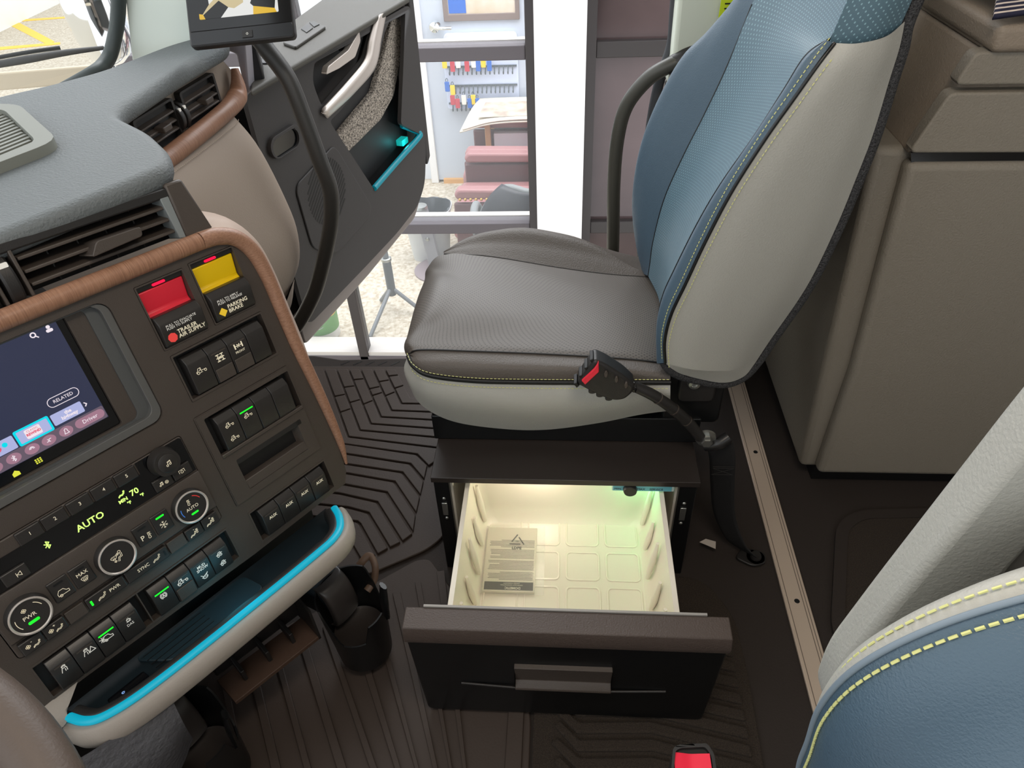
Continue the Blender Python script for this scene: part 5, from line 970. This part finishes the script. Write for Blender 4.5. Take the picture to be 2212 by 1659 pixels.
# speaker
so = rpoly([(0.0487,.3293), (0.0617,.3466), (0.2249,.3719), (0.2416,.3583), (0.3474,.1565), (0.3271,.1283), (0.1507,.1135), (0.1066,.135), (0.0559,.1812)], 0.02)
sp = prism('speaker_cover', so, 0.0, 0.0045, M_door, t, bevel=0.0025)
cc = Vector((0.1632,.2799)); dr = Vector((0.80, 0.60)).normalized(); dn_ = Vector((-dr.y, dr.x)); rr = 0.082
for k in range(-8, 9):
    o_ = k * 0.0098; h_ = math.sqrt(max(0, rr * rr - o_ * o_))
    if h_ < 0.012: continue
    c = cc + dn_ * o_; a = c - dr * h_; b = c + dr * h_
    prism('grille_slot', [tuple(a - dn_ * 0.0027), tuple(b - dn_ * 0.0027), tuple(b + dn_ * 0.0027), tuple(a + dn_ * 0.0027)], 0.0040, 0.0050, M_black, sp)
for k in range(-11, 15):
    c = cc + dn_ * (k * 0.0125) + dr * 0.02; a = c + dr * 0.075 if abs(k) < 7 else c - dr * 0.04; b = c + dr * (0.135 if abs(k) < 9 else 0.06)
    pts = [a, b]
    if all(-0.02 < p.x < 0.33 for p in pts): pass
# sill with window switches (world coordinates)
def wpr(name, pts, z0, z1, m, par=None, bevel=0.0, seg=2): return wl(prism(name, [(p[0], p[1]) for p in pts], z0, z1, m, t, bevel=bevel, seg=seg))
wpr('sill_top', [(-.62,1.4034,.7), (-.4359,2.1718,.7), (-.6578,2.6192,.7), (-.7159,1.7005,.7)], 0.686, 0.700, mat('door_sill_olive', (70, 67, 60), 0.6, bump=(500, 0.3)), bevel=0.005, seg=3)
sw = wpr('window_switch', rpoly([Vector((-.6532,1.721,.706)).xy[:], Vector((-.6437,1.9103,.706)).xy[:], Vector((-.5865,1.8558,.706)).xy[:], Vector((-.6101,1.6797,.706)).xy[:]], 0.008), 0.700, 0.707, mat('switch_olive', (60, 57, 52), 0.5), bevel=0.002)
for a_, b_, c_, d_ in (((-.6402,1.8278,.709), (-.6363,1.8703,.709), (-.612,1.8333,.709), (-.6162,1.7922,.709)), ((-.6367,1.8879,.709), (-.6271,1.8958,.709), (-.6051,1.8669,.709), (-.612,1.8418,.709))):
    wpr('switch_key', [a_, b_, c_, d_], 0.7065, 0.7095, M_panel2, bevel=0.0008)
wpr('corner_block', [(-.6502,1.4561,.7), (-.6148,1.4772,.7), (-.6511,1.5733,.7), (-.6934,1.5766,.7)], 0.695, 0.80, M_door2, bevel=0.004)
wl(lathe('demist_vent', [(0.0, 0.700), (0.020, 0.7005), (0.024, 0.703), (0.026, 0.700)], M_door2, t, n=24, c=(*Vector((-.6464,1.5995,.7)).xy[:], 0)))
prism('strap_recess', rrect(*(0.001,.4277), *(0.0975,.4687), 0.02), 0.0, 0.004, M_gloss, t)
ring('strap_rim', rrect(*(-.0065,.4266), *(0.1077,.4756), 0.024), rrect(*(0.001,.4277), *(0.0975,.4687), 0.02), 0.0, 0.010, M_door, t, bevel=0.003)
# ---------------------------------------------------------------- windscreen corner and pillar
struct(prism('trim_4', [(p[0], p[2]) for p in ((-.8367,1.4,.7594), (-.6715,1.4,.7838), (-.6147,1.4,.9197), (-.7898,1.4,.9249))], 1.40, 1.46, mat('pale_green_pillar', (222, 232, 224), 0.5), plane='xz', bevel=0.004))
struct(prism('trim_5', [(p[0], p[2]) for p in ((-.6848,1.43,.7795), (-.64,1.43,.76), (-.6442,1.43,.6883), (-.636,1.43,.6836), (-.6113,1.43,.8072), (-.5896,1.43,.8992), (-.6325,1.43,.9005))], 1.43, 1.47, mat('lilac_grey_pillar', (150, 146, 152), 0.5), plane='xz', bevel=0.004))
struct(tube('trim_6', [(-.9176,1.26,.7451), (-.8633,1.3,.7662), (-.8598,1.34,.7697), (-.8558,1.37,.7816), (-.8432,1.385,.8081), (-.8237,1.39,.8459), (-.7875,1.39,.9266)], 0.013, mat('window_rubber', (58, 66, 66), 0.5), n=12, res=40))
ws = patch('window_1', [[Vector((-1.05, 0.3, 0.80)), Vector((-0.98, 0.9, 0.80)), Vector((-0.88, 1.12, 0.80)), Vector((-.8587,1.34,.7721))], [Vector((-0.95, 0.3, 1.15)), Vector((-0.88, 0.9, 1.15)), Vector((-0.80, 1.2, 1.1)), Vector((-.8142,1.39,.8686))], [Vector((-0.85, 0.3, 1.5)), Vector((-0.78, 0.9, 1.5)), Vector((-0.72, 1.25, 1.5)), Vector((-.7541,1.39,1.0074))]], mat('windscreen_glass', (235, 245, 240), 0.03, alpha=0.06), nu=8, nv=14)
struct(ws)
t = thing('windscreen_wiper', 'black wiper arm lying along the bottom of the windscreen', 'wiper', (-1.2898,1.7822,.6736))
tube('arm', [(-1.4375,1.7562,.6595), (-1.3239,1.7757,.6697), (-1.2542,1.8222,.6703), (-1.1819,1.8778,.6657)], [0.010, 0.011, 0.009, 0.006], M_panel2, t, n=8, flat=0.6)
tube('blade', [(-1.4459,1.7766,.669), (-1.3316,1.7969,.6801), (-1.273,1.8401,.6779)], 0.005, M_black, t, n=8)
t = thing('cowl_panel', 'beige cowl strip outside below the wiper', 'vehicle panel', (-1.2526,1.704,.6547))
prism('strip', [(-1.4349,1.6979,.637)[:2], (-1.1559,1.7555,.6736)[:2], (-1.139,1.7464,.661)[:2], (-1.4347,1.6848,.6216)[:2]], 0.62, 0.66, mat('cowl_beige', (206, 192, 168), 0.6), t, bevel=0.004)
t = thing('hood_mirror', 'chrome bubble mirror on the hood outside the windscreen', 'mirror', (-1.5895,2.4571,.4955))
c = Vector((-1.5924,2.5531,.609))
lathe('mirror_shell', [(0.0, -0.175), (0.035, -0.165), (0.070, -0.135), (0.088, -0.08), (0.094, 0.0), (0.088, 0.10), (0.06, 0.17), (0.0, 0.19)], M_chrome, t, n=32, c=c)
tube('mirror_arm', [c + Vector((0, 0, -0.16)), c + Vector((-0.05, -0.05, -0.35)), c + Vector((-0.12, -0.1, -0.6))], 0.012, M_chrome, t, n=10)
# ---------------------------------------------------------------- shop outside
GZ = -1.30
struct(box('ground', (-14, 9), (1.55, 14), (GZ - 0.1, GZ), mat('speckled_concrete', (196, 184, 164), 0.7, vary=(45, (172, 158, 136), (214, 206, 190)))))
struct(box('ground_front', (-14, -2.2), (-6, 1.55), (GZ - 0.1, GZ), bpy.data.materials['speckled_concrete']))
g = bpy.data.objects['ground']
M_line = mat('yellow_floor_paint', (250, 200, 70), 0.6)
a = [(-9.3585,12.1228,-1.3), (-8.2744,11.0357,-1.3), (-6.9608,9.8472,-1.3), (-6.9799,10.0275,-1.3), (-8.3007,11.2524,-1.3), (-9.7235,12.6745,-1.3)]
prism('floor_stripe', [p[:2] for p in a], GZ, GZ + 0.004, M_line, g)
prism('floor_stripe', [p[:2] for p in ((-8.243,11.219,-1.3), (-7.5142,11.3568,-1.3), (-7.5642,11.4457,-1.3), (-8.3158,11.336,-1.3))], GZ, GZ + 0.005, M_line, g)
prism('floor_stripe', [p[:2] for p in ((-7.6567,9.6491,-1.3), (-6.8145,9.8779,-1.3), (-6.8683,9.972,-1.3), (-7.7467,9.7864,-1.3))], GZ, GZ + 0.006, M_line, g)
wa = Vector((-8.1248,9.9529,-1.3)); wb = Vector((-8.2569,12.4236,-1.3))
struct(prism('wall_shop', [wa.xy[:], wb.xy[:], (wb.xy + Vector((-0.4, 0.5)))[:], (wa.xy + Vector((-0.4, 0.5)))[:]], GZ, GZ + 3.5, mat('white_wall', (246, 246, 244), 0.6)))
# glazed partition
M_frame = mat('dark_bronze_frame', (62, 57, 57), 0.5)
M_frame2 = mat('grey_bronze_frame', (96, 90, 94), 0.5)
FY = 3.07
w2 = struct(box('window_2', (-1.95, -0.165), (FY - 0.03, FY + 0.05), (GZ, GZ + 0.05), M_frame2))
for z0, z1, nm in ((-0.498, -0.446, 'transom'), (0.283, 0.338, 'transom')):
    box(nm, (-1.95, -0.165), (FY - 0.03, FY + 0.05), (z0, z1), M_frame2, w2, bevel=0.004)
    box('transom_ledge', (-1.95, -0.165), (FY + 0.05, FY + 0.09), (z1 - 0.016, z1 + 0.004), mat('sill_white', (210, 204, 198), 0.5) if 'sill_white' not in bpy.data.materials else bpy.data.materials['sill_white'], w2)
box('mullion', (-1.128, -1.078), (FY - 0.03, FY + 0.05), (GZ, 1.5), M_frame, w2, bevel=0.004)
box('mullion', (-0.165, -0.127), (FY - 0.04, FY + 0.06), (GZ, 1.5), M_frame, w2, bevel=0.004)
box('bottom_sill', (-1.95, -0.165), (FY - 0.02, FY + 0.12), (GZ + 0.05, GZ + 0.075), bpy.data.materials['sill_white'], w2)
M_pane = mat('clear_pane', (240, 246, 250), 0.02, alpha=0.07)
for x0, x1 in ((-1.95, -1.128), (-1.078, -0.165)):
    for z0, z1 in ((GZ + 0.05, -0.498), (-0.446, 0.283), (0.338, 1.5)): box('pane', (x0, x1), (FY, FY + 0.006), (z0, z1), M_pane, w2)
struct(box('wall_pillar', (-0.127, 0.077), (FY - 0.10, FY + 0.10), (GZ, 1.6), mat('white_pillar', (255, 252, 253), 0.6)))
w3 = struct(box('window_3', (0.077, 0.118), (FY - 0.04, FY + 0.06), (GZ, 1.5), M_frame))
for z0, z1 in ((-0.50, -0.44), (0.283, 0.345)): box('transom', (0.118, 1.6), (FY - 0.03, FY + 0.05), (z0, z1), M_frame, w3, bevel=0.004)
M_reflect = mat('mauve_reflection_pane', (84, 72, 74), 0.12, vary=(0.9, (66, 57, 58), (112, 94, 95)))  # dark mauve reflection in the glass, put into the pane colour
for z0, z1 in ((GZ, -0.50), (-0.44, 0.283), (0.345, 1.5)): box('pane', (0.118, 1.6), (FY, FY + 0.01), (z0, z1), M_reflect, w3)
# office behind the glass
struct(box('wall_back', (-2.9, 2.5), (5.46, 5.6), (GZ, 2.4), mat('office_wall', (214, 218, 224), 0.7)))
BY = 5.40
t = struct(box('door_1', ((-1.0179,5.4,-.4298)[0], (-.1452,5.4,-.4492)[0]), (BY, BY + 0.05), (GZ + 0.02, 1.0), mat('pale_blue_door', (196, 204, 216), 0.5)))
box('kick_strip', ((-.9769,5.4,-1.012)[0], (-.6561,5.4,-1.017)[0]), (BY - 0.03, BY), (GZ + 0.0, GZ + 0.035), mat('oak_strip', (214, 164, 104), 0.6), t)
box('door_jamb', ((-1.076,5.4,-.4285)[0], (-1.0179,5.4,-.4298)[0]), (BY - 0.02, BY + 0.06), (GZ, 1.0), mat('white_jamb', (236, 236, 236), 0.6), t, bevel=0.005)
x0, x1 = (-.8557,5.39,-.033)[0], (-.326,5.39,-.0472)[0]; zb = (-.5932,5.39,-.1102)[2]
ring('door_window_frame', [(x0, zb), (x1, zb), (x1, 0.95), (x0, 0.95)], [(x0 + 0.035, zb + 0.045), (x1 - 0.03, zb + 0.045), (x1 - 0.03, 0.92), (x0 + 0.035, 0.92)], BY - 0.02, BY, mat('brown_frame', (128, 112, 106), 0.5), t, plane='xz', bevel=0.004)
box('door_window_pane', (x0 + 0.035, x1 - 0.03), (BY - 0.012, BY - 0.008), (zb + 0.045, 0.92), mat('door_glass_view', (220, 206, 190), 0.3, vary=(5, (206, 188, 160), (236, 226, 214))), t)
box('blue_poster', (x0 + 0.04, x0 + 0.16), (BY - 0.016, BY - 0.012), (zb + 0.05, 0.9), mat('blue_print_sheet', (40, 104, 200), 0.5), t)
k = Vector((-.9172,5.36,-.1303))
h = lathe('door_handle', [(0.0, 0.05), (0.035, 0.045), (0.042, 0.02), (0.042, 0.0)], M_chrome, t, n=24, c=k, axis='y'); tube('lever', [k + Vector((0, -0.05, 0)), k + Vector((0.06, -0.055, -0.005)), k + Vector((0.12, -0.05, -0.006))], 0.012, M_chrome, h, n=10)
t = thing('plastic_board', 'white plastic board with a hand slot on the pale blue door', 'board', (-.6032,5.38,-.27))
xa, xb, za, zc = (-.8682,5.38,-.2637)[0], (-.3496,5.38,-.2761)[0], (-.6062,5.38,-.3132)[2], (-.5974,5.38,-.1851)[2]
prism('board', rrect(xa, za, xb, zc, 0.03), BY - 0.04, BY - 0.002, mat('white_plastic', (232, 236, 246), 0.4), t, plane='xz', bevel=0.006)
prism('hand_slot', rrect((xa + xb) / 2 - 0.06, (za + zc) / 2 - 0.005, (xa + xb) / 2 + 0.06, (za + zc) / 2 + 0.035, 0.01), BY - 0.043, BY - 0.038, mat('slot_grey', (170, 176, 186), 0.5), t, plane='xz')
# key board with hooks
t = thing('key_board', 'pale blue key board with three rows of hooks on the office door', 'key board', (-.6338,5.38,-.7177))
xa, xb, za, zc = (-.8845,5.37,-.7095)[0], (-.3475,5.37,-.7197)[0], (-.6326,5.37,-.7143)[2], (-.608,5.37,-.3541)[2]
prism('backboard', rrect(xa, za, xb, zc, 0.02), BY - 0.02, BY - 0.002, mat('key_board_blue', (208, 218, 240), 0.5), t, plane='xz', bevel=0.003)
hk = mat('hook_grey', (90, 98, 104), 0.4)
zr = [(-.6117,5.37,-.4077)[2], (-.6207,5.37,-.54)[2], (-.6293,5.37,-.6666)[2]]
for z in zr:
    rl_ = box('hook_rail', (xa + 0.01, xb - 0.01), (BY - 0.03, BY - 0.018), (z - 0.008, z + 0.004), hk, t)
    for i in range(15):
        x = xa + 0.04 + (xb - xa - 0.08) * i / 14
        tube('hook', [(x, BY - 0.03, z), (x, BY - 0.042, z - 0.03), (x, BY - 0.055, z - 0.05), (x, BY - 0.06, z - 0.03)], 0.005, hk, rl_, n=6, res=8)
tagc = {'yellow': (244, 206, 60), 'white': (240, 234, 224), 'red': (196, 70, 84), 'blue': (60, 110, 196)}
for cn in tagc: mat('tag_' + cn, tagc[cn], 0.5)
ords = ['first', 'second', 'third', 'fourth', 'fifth', 'sixth', 'seventh', 'eighth']
for rown, z, cols in (('top', zr[0] + 0.06, [(972, 'yellow'), (988, 'red'), (1000, 'white'), (1018, 'red'), (1032, 'white'), (1041, 'blue'), (1052, 'yellow'), (1064, 'blue')]), ('middle', zr[1] + 0.03, [(973, 'blue'), (984, 'yellow')]), ('bottom', zr[2] + 0.06, [(982, 'red'), (992, 'red'), (1006, 'white'), (1018, 'blue'), (1026, 'yellow'), (1034, 'blue')])):
    for i, (px, cn) in enumerate(cols):
        x = xa + (xb - xa) * (px - 968) / 154.0; zz = z - 0.025 * (i % 2)
        k = thing('key_tag', '%s key tag hanging %s from the left in the %s row of the key board' % (cn, ords[i], rown), 'key tag', (x, BY - 0.075, zz - 0.04), group='key tags on the key board')
        prism('tag', rrect(x - 0.017, zz - 0.055, x + 0.017, zz + 0.015, 0.006), BY - 0.083, BY - 0.075, bpy.data.materials['tag_' + cn], k, plane='xz', bevel=0.002)
        tube('key_ring', [(x, BY - 0.079, zz + 0.010), (x + 0.008, BY - 0.075, zz + 0.024), (x, BY - 0.07, zz + 0.036), (x - 0.008, BY - 0.075, zz + 0.024)], 0.003, hk, k, n=6, res=16, closed=True)
# armchairs
def armchair(label, o, rot, m, m2, brass):
    r = thing('armchair', label, 'armchair', frame=Matrix.Translation(o) @ Matrix.Rotation(rot, 4, 'Z'))
    # faces -X in its own frame
    box('seat', (-0.30, 0.26), (-0.25, 0.25), (0.26, 0.44), m, r, bevel=0.04, seg=4)
    prism('backrest', rpoly([(0.20, 0.30), (0.32, 0.95), (0.44, 0.93), (0.34, 0.28)], 0.04), -0.29, 0.29, m, r, plane='xz', bevel=0.04, seg=4)
    for s in (-1, 1):
        a = prism('armrest', rpoly([(-0.25, 0.565), (-0.265, 0.595), (-0.24, 0.63), (0.30, 0.62), (0.32, 0.58), (0.28, 0.56)], 0.02), s * 0.25 - 0.055 * (s < 0) - 0.02 * (s > 0), s * 0.25 + 0.055 * (s > 0) + 0.02 * (s < 0), m, r, plane='xz', bevel=0.02, seg=3)
        box('arm_panel', (-0.27, 0.28), (s * 0.285 - 0.015, s * 0.285 + 0.015), (0.12, 0.54), m2, r, bevel=0.01)
        for k in range(18):
            x = -0.28 + 0.032 * k; lathe('nail_head', [(0.0, 0.008), (0.008, 0.004), (0.010, 0.0)], brass, a, n=8, c=(x + 0.05, s * 0.305, 0.568), axis='y')
    for x in (-0.24, 0.26):
        for s in (-1, 1): prism('leg', [(x - 0.02, 0.0), (x + 0.02, 0.0), (x + 0.03, 0.14), (x - 0.03, 0.14)], s * 0.24 - 0.025, s * 0.24 + 0.025, m2, r, plane='xz', bevel=0.005)
    return r
M_burg = mat('burgundy_leather', (158, 112, 112), 0.4, bump=(120, 0.2)); M_burg2 = mat('dark_burgundy', (104, 70, 72), 0.45); M_brass = mat('brass', (206, 164, 96), 0.3, metal=0.8)
armchair('burgundy leather armchair with brass nails beside the newspapers', ((-.3983,4.312,-.68)[0], (-.3983,4.312,-.68)[1] + 0.49, GZ), 0.0, M_burg, M_burg2, M_brass)
armchair('burgundy leather armchair half hidden behind the black office chair', ((-.4135,3.7787,-.68)[0] + 0.02, (-.4135,3.7787,-.68)[1] + 0.42, GZ), 0.0, M_burg, M_burg2, M_brass)
# black office chair, its back to the glass
o = Vector(((-.171,3.45,-.5187)[0], 3.30, GZ))
t = thing('office_chair', 'black office chair with grey edging, its back towards the glass', 'chair', o)
rows = []
for z, y, hw in ((0.38, 0.06, 0.22), (0.52, 0.0, 0.27), (0.66, -0.02, 0.28), (0.80, 0.0, 0.22), (0.87, 0.03, 0.13)):
    rows.append([o + Vector((x * hw, y + 0.06 * x * x, z)) for x in (-1, -0.5, 0, 0.5, 1)])
patch('backrest', rows, mat('black_vinyl', (52, 52, 58), 0.45), t, nu=14, nv=16, solid=0.05)
tube('edge_trim', [r_[0] for r_ in rows] + [r_[2] for r_ in rows[-1:]] + [r_[-1] for r_ in rows[::-1]], 0.022, mat('grey_vinyl', (128, 132, 132), 0.5), t, n=10, res=40)
prism('seat', rpoly([(o.x - 0.27, o.y + 0.05), (o.x + 0.25, o.y + 0.05), (o.x + 0.25, o.y + 0.5), (o.x - 0.27, o.y + 0.5)], 0.08), GZ + 0.40, GZ + 0.48, bpy.data.materials['black_vinyl'], t, bevel=0.03, seg=3)
for s in (-1, 1): tube('armrest', [o + Vector((s * 0.26, 0.06, 0.55)), o + Vector((s * 0.31, 0.10, 0.66)), o + Vector((s * 0.32, 0.34, 0.66)), o + Vector((s * 0.27, 0.36, 0.46))], 0.022, bpy.data.materials['grey_vinyl'], t, n=10)
tube('column', [o + Vector((0, 0.27, 0.08)), o + Vector((0, 0.27, 0.42))], 0.03, M_steel, t, n=14, straight=True)
for k in range(5):
    a = math.radians(72 * k + 20); tube('base_leg', [o + Vector((0, 0.27, 0.10)), o + Vector((0.28 * math.cos(a), 0.27 + 0.28 * math.sin(a), 0.05))], [0.025, 0.015], M_panel2, t, n=8, straight=True)
    lathe('caster', [(0.0, -0.014), (0.024, -0.012), (0.026, 0.0), (0.024, 0.012), (0.0, 0.014)], M_black, t, n=14, c=o + Vector((0.28 * math.cos(a), 0.27 + 0.28 * math.sin(a), 0.028)), axis='x')
# round pedestal stool base seen under the transom
o = Vector((-.8367,4.0346,-1.3))
t = thing('floor_stand', 'grey post on a round mauve floor plate behind the lower glass', 'stand', o)
lathe('floor_plate', [(0.0, 0.022), (0.14, 0.020), (0.155, 0.010), (0.155, 0.0)], mat('mauve_plate', (140, 126, 130), 0.4), t, n=36, c=o)
prism('post', rpoly([(o.x - 0.05, GZ + 0.02), (o.x + 0.03, GZ + 0.02), (o.x - 0.02, GZ + 0.46), (o.x - 0.10, GZ + 0.46)], 0.01), o.y - 0.015, o.y + 0.02, mat('grey_post', (150, 150, 156), 0.4), t, plane='xz', bevel=0.005)
lathe('bolt', [(0.0, 0.012), (0.010, 0.010), (0.014, 0.0)], M_steel, t, n=14, c=o + Vector((-0.04, -0.015, 0.24)), axis='y')
lathe('top_cap', [(0.0, 0.47), (0.04, 0.465), (0.045, 0.45)], M_steel, t, n=20, c=o + Vector((-0.06, 0, 0)))
# waste bin
o = Vector((-.844,4.2329,-.94)); o.z = GZ; o.x -= 0.06
t = thing('waste_bin', 'grey waste bin lined with a dark bag behind the glass', 'bin', o)
N = 36; v = []; f = []; prof = [(0.115, 0.0), (0.15, 0.36), (0.158, 0.362), (0.158, 0.350), (0.150, 0.352), (0.142, 0.345), (0.105, 0.02)]
def sq(a, r): c_, s_ = math.cos(a), math.sin(a); n_ = (abs(c_) ** 3.2 + abs(s_) ** 3.2) ** (1 / 3.2); return (o.x + 1.05 * r * c_ / n_, o.y + 0.8 * r * s_ / n_)
for rr, z in prof[:4]: v += [(*sq(2 * math.pi * i / N, rr), GZ + z) for i in range(N)]
for k in range(3):
    for i in range(N): f.append((k * N + i, k * N + (i + 1) % N, (k + 1) * N + (i + 1) % N, (k + 1) * N + i))
mk('bin_body', v + [], f + [tuple(range(N))], mat('grey_bin', (196, 198, 198), 0.5), t)
v = []; f = []
for k, (rr, z) in enumerate(((0.150, 0.33), (0.151, 0.366), (0.146, 0.366), (0.135, 0.25), (0.11, 0.12), (0.0, 0.10))):
    v += [(*sq(2 * math.pi * i / N, rr * (1 + 0.035 * random.uniform(-1, 1) * (k > 1))), GZ + z + 0.006 * random.uniform(-1, 1)) for i in range(N)]
for k in range(5):
    for i in range(N): f.append((k * N + i, k * N + (i + 1) % N, (k + 1) * N + (i + 1) % N, (k + 1) * N + i))
mk('bin_liner', v, f, mat('dark_bag', (88, 92, 96), 0.3), t)
# side table, box of papers, newspapers
o = Vector((-.4135,4.798,-.6)); o.z = GZ; o.y += 0.28
t = thing('side_table', 'low wooden side table under the newspapers', 'table', o)
M_oak = mat('oak', (190, 148, 104), 0.5)
box('table_top', (o.x - 0.16, o.x + 0.40), (o.y - 0.10, o.y + 0.25), (GZ + 0.62, GZ + 0.65), M_oak, t, bevel=0.005)
for dx in (-0.14, 0.37):
    for dy in (-0.08, 0.22): box('leg', (o.x + dx - 0.02, o.x + dx + 0.02), (o.y + dy - 0.02, o.y + dy + 0.02), (GZ, GZ + 0.62), M_oak, t, bevel=0.004)
box('lower_shelf', (o.x - 0.14, o.x + 0.38), (o.y - 0.08, o.y + 0.22), (GZ + 0.22, GZ + 0.24), M_oak, t)
M_news = mat('newsprint', (232, 226, 212), 0.8); M_photo = mat('printed_photo', (206, 190, 170), 0.8, vary=(9, (226, 210, 190), (160, 146, 134)))
for k, lab in enumerate(('open newspaper with a large printed photo, top of the pile on the table', 'folded newspaper under the top newspaper on the side table')):
    n_ = thing('newspaper', lab, 'newspaper', (o.x, o.y - 0.05, GZ + 0.652 + 0.016 * (1 - k)))
    z = GZ + 0.652 + 0.018 * (1 - k); x = o.x - 0.30 - 0.02 * k
    patch('sheets', [[Vector((x, o.y - 0.22, z - 0.05)), Vector((x + 0.25, o.y - 0.20, z + 0.0)), Vector((x + 0.7, o.y - 0.18, z + 0.004))], [Vector((x + 0.05, o.y + 0.05, z)), Vector((x + 0.28, o.y + 0.05, z + 0.004)), Vector((x + 0.7, o.y + 0.05, z + 0.006))], [Vector((x + 0.08, o.y + 0.25, z)), Vector((x + 0.3, o.y + 0.25, z + 0.004)), Vector((x + 0.7, o.y + 0.25, z + 0.004))]], M_news, n_, nu=8, nv=12, solid=0.010)
    if k == 0: patch('photo', [[Vector((x + 0.10, o.y - 0.15, z + 0.012)), Vector((x + 0.3, o.y - 0.15, z + 0.016)), Vector((x + 0.65, o.y - 0.14, z + 0.018))], [Vector((x + 0.13, o.y + 0.15, z + 0.014)), Vector((x + 0.3, o.y + 0.15, z + 0.018)), Vector((x + 0.65, o.y + 0.16, z + 0.016))]], M_photo, n_, nu=6, nv=10)
t = thing('paper_stack', 'stack of magazines standing on the shelf of the side table', 'magazines', (o.x + 0.05, o.y, GZ + 0.24))
for k in range(5): box('magazine', (o.x - 0.10 + 0.03 * (k % 2), o.x + 0.24), (o.y - 0.078 + 0.052 * k, o.y - 0.032 + 0.052 * k), (GZ + 0.24, GZ + 0.54 - 0.02 * (k % 2)), mat('magazine_cover', (216, 218, 226), 0.5) if 'magazine_cover' not in bpy.data.materials else bpy.data.materials['magazine_cover'], t, bevel=0.002)
# tripod stand
o = Vector((-1.0399,3.5792,-1.3)); M_tri = mat('grey_tube', (112, 116, 120), 0.35)
t = thing('tripod_stand', 'grey tripod stand on the concrete behind the glass', 'tripod', o)
top = Vector((o.x, o.y, GZ + 1.5)); hubz = GZ + 0.14
tube('pole', [Vector((o.x, o.y, hubz)), top], 0.017, M_tri, t, n=14, straight=True)
tube('sleeve', [Vector((o.x, o.y, hubz - 0.03)), Vector((o.x, o.y, hubz + 0.20))], 0.026, mat('dark_sleeve', (84, 88, 92), 0.4), t, n=16, straight=True)
lathe('collar', [(0.026, 0.0), (0.031, 0.004), (0.031, 0.02), (0.026, 0.024)], M_steel, t, n=18, c=(o.x, o.y, hubz + 0.20))
for f_ in ((-1.1274,3.2735,-1.3), (-.8533,3.5298,-1.3), (-1.1405,3.6608,-1.3)): tube('leg', [Vector((o.x, o.y, hubz + 0.02)), Vector(f_) + Vector((0, 0, 0.012))], 0.012, M_tri, t, n=10, straight=True)
# paint bucket
o = Vector((-1.4155,3.3173,-1.3))
t = thing('paint_bucket', 'white paint bucket with a green and yellow label on the concrete', 'bucket', o)
lathe('pail', [(0.0, 0.0), (0.094, 0.0), (0.098, 0.006), (0.104, 0.21), (0.109, 0.212), (0.109, 0.225), (0.0, 0.228)], mat('white_pail', (236, 238, 238), 0.4), t, n=36, c=o)
lathe('green_label', [(0.1005, 0.06), (0.1045, 0.18)], mat('green_label', (96, 150, 80), 0.5), t, n=36, c=o)
lathe('yellow_label', [(0.1035, 0.155), (0.1055, 0.195)], mat('amber_label', (240, 190, 50), 0.5), t, n=36, c=o)
tube('bail', [o + Vector((-0.10, 0, 0.18)), o + Vector((-0.06, -0.07, 0.13)), o + Vector((0.03, -0.10, 0.11)), o + Vector((0.10, 0, 0.18))], 0.003, M_steel, t, n=6)
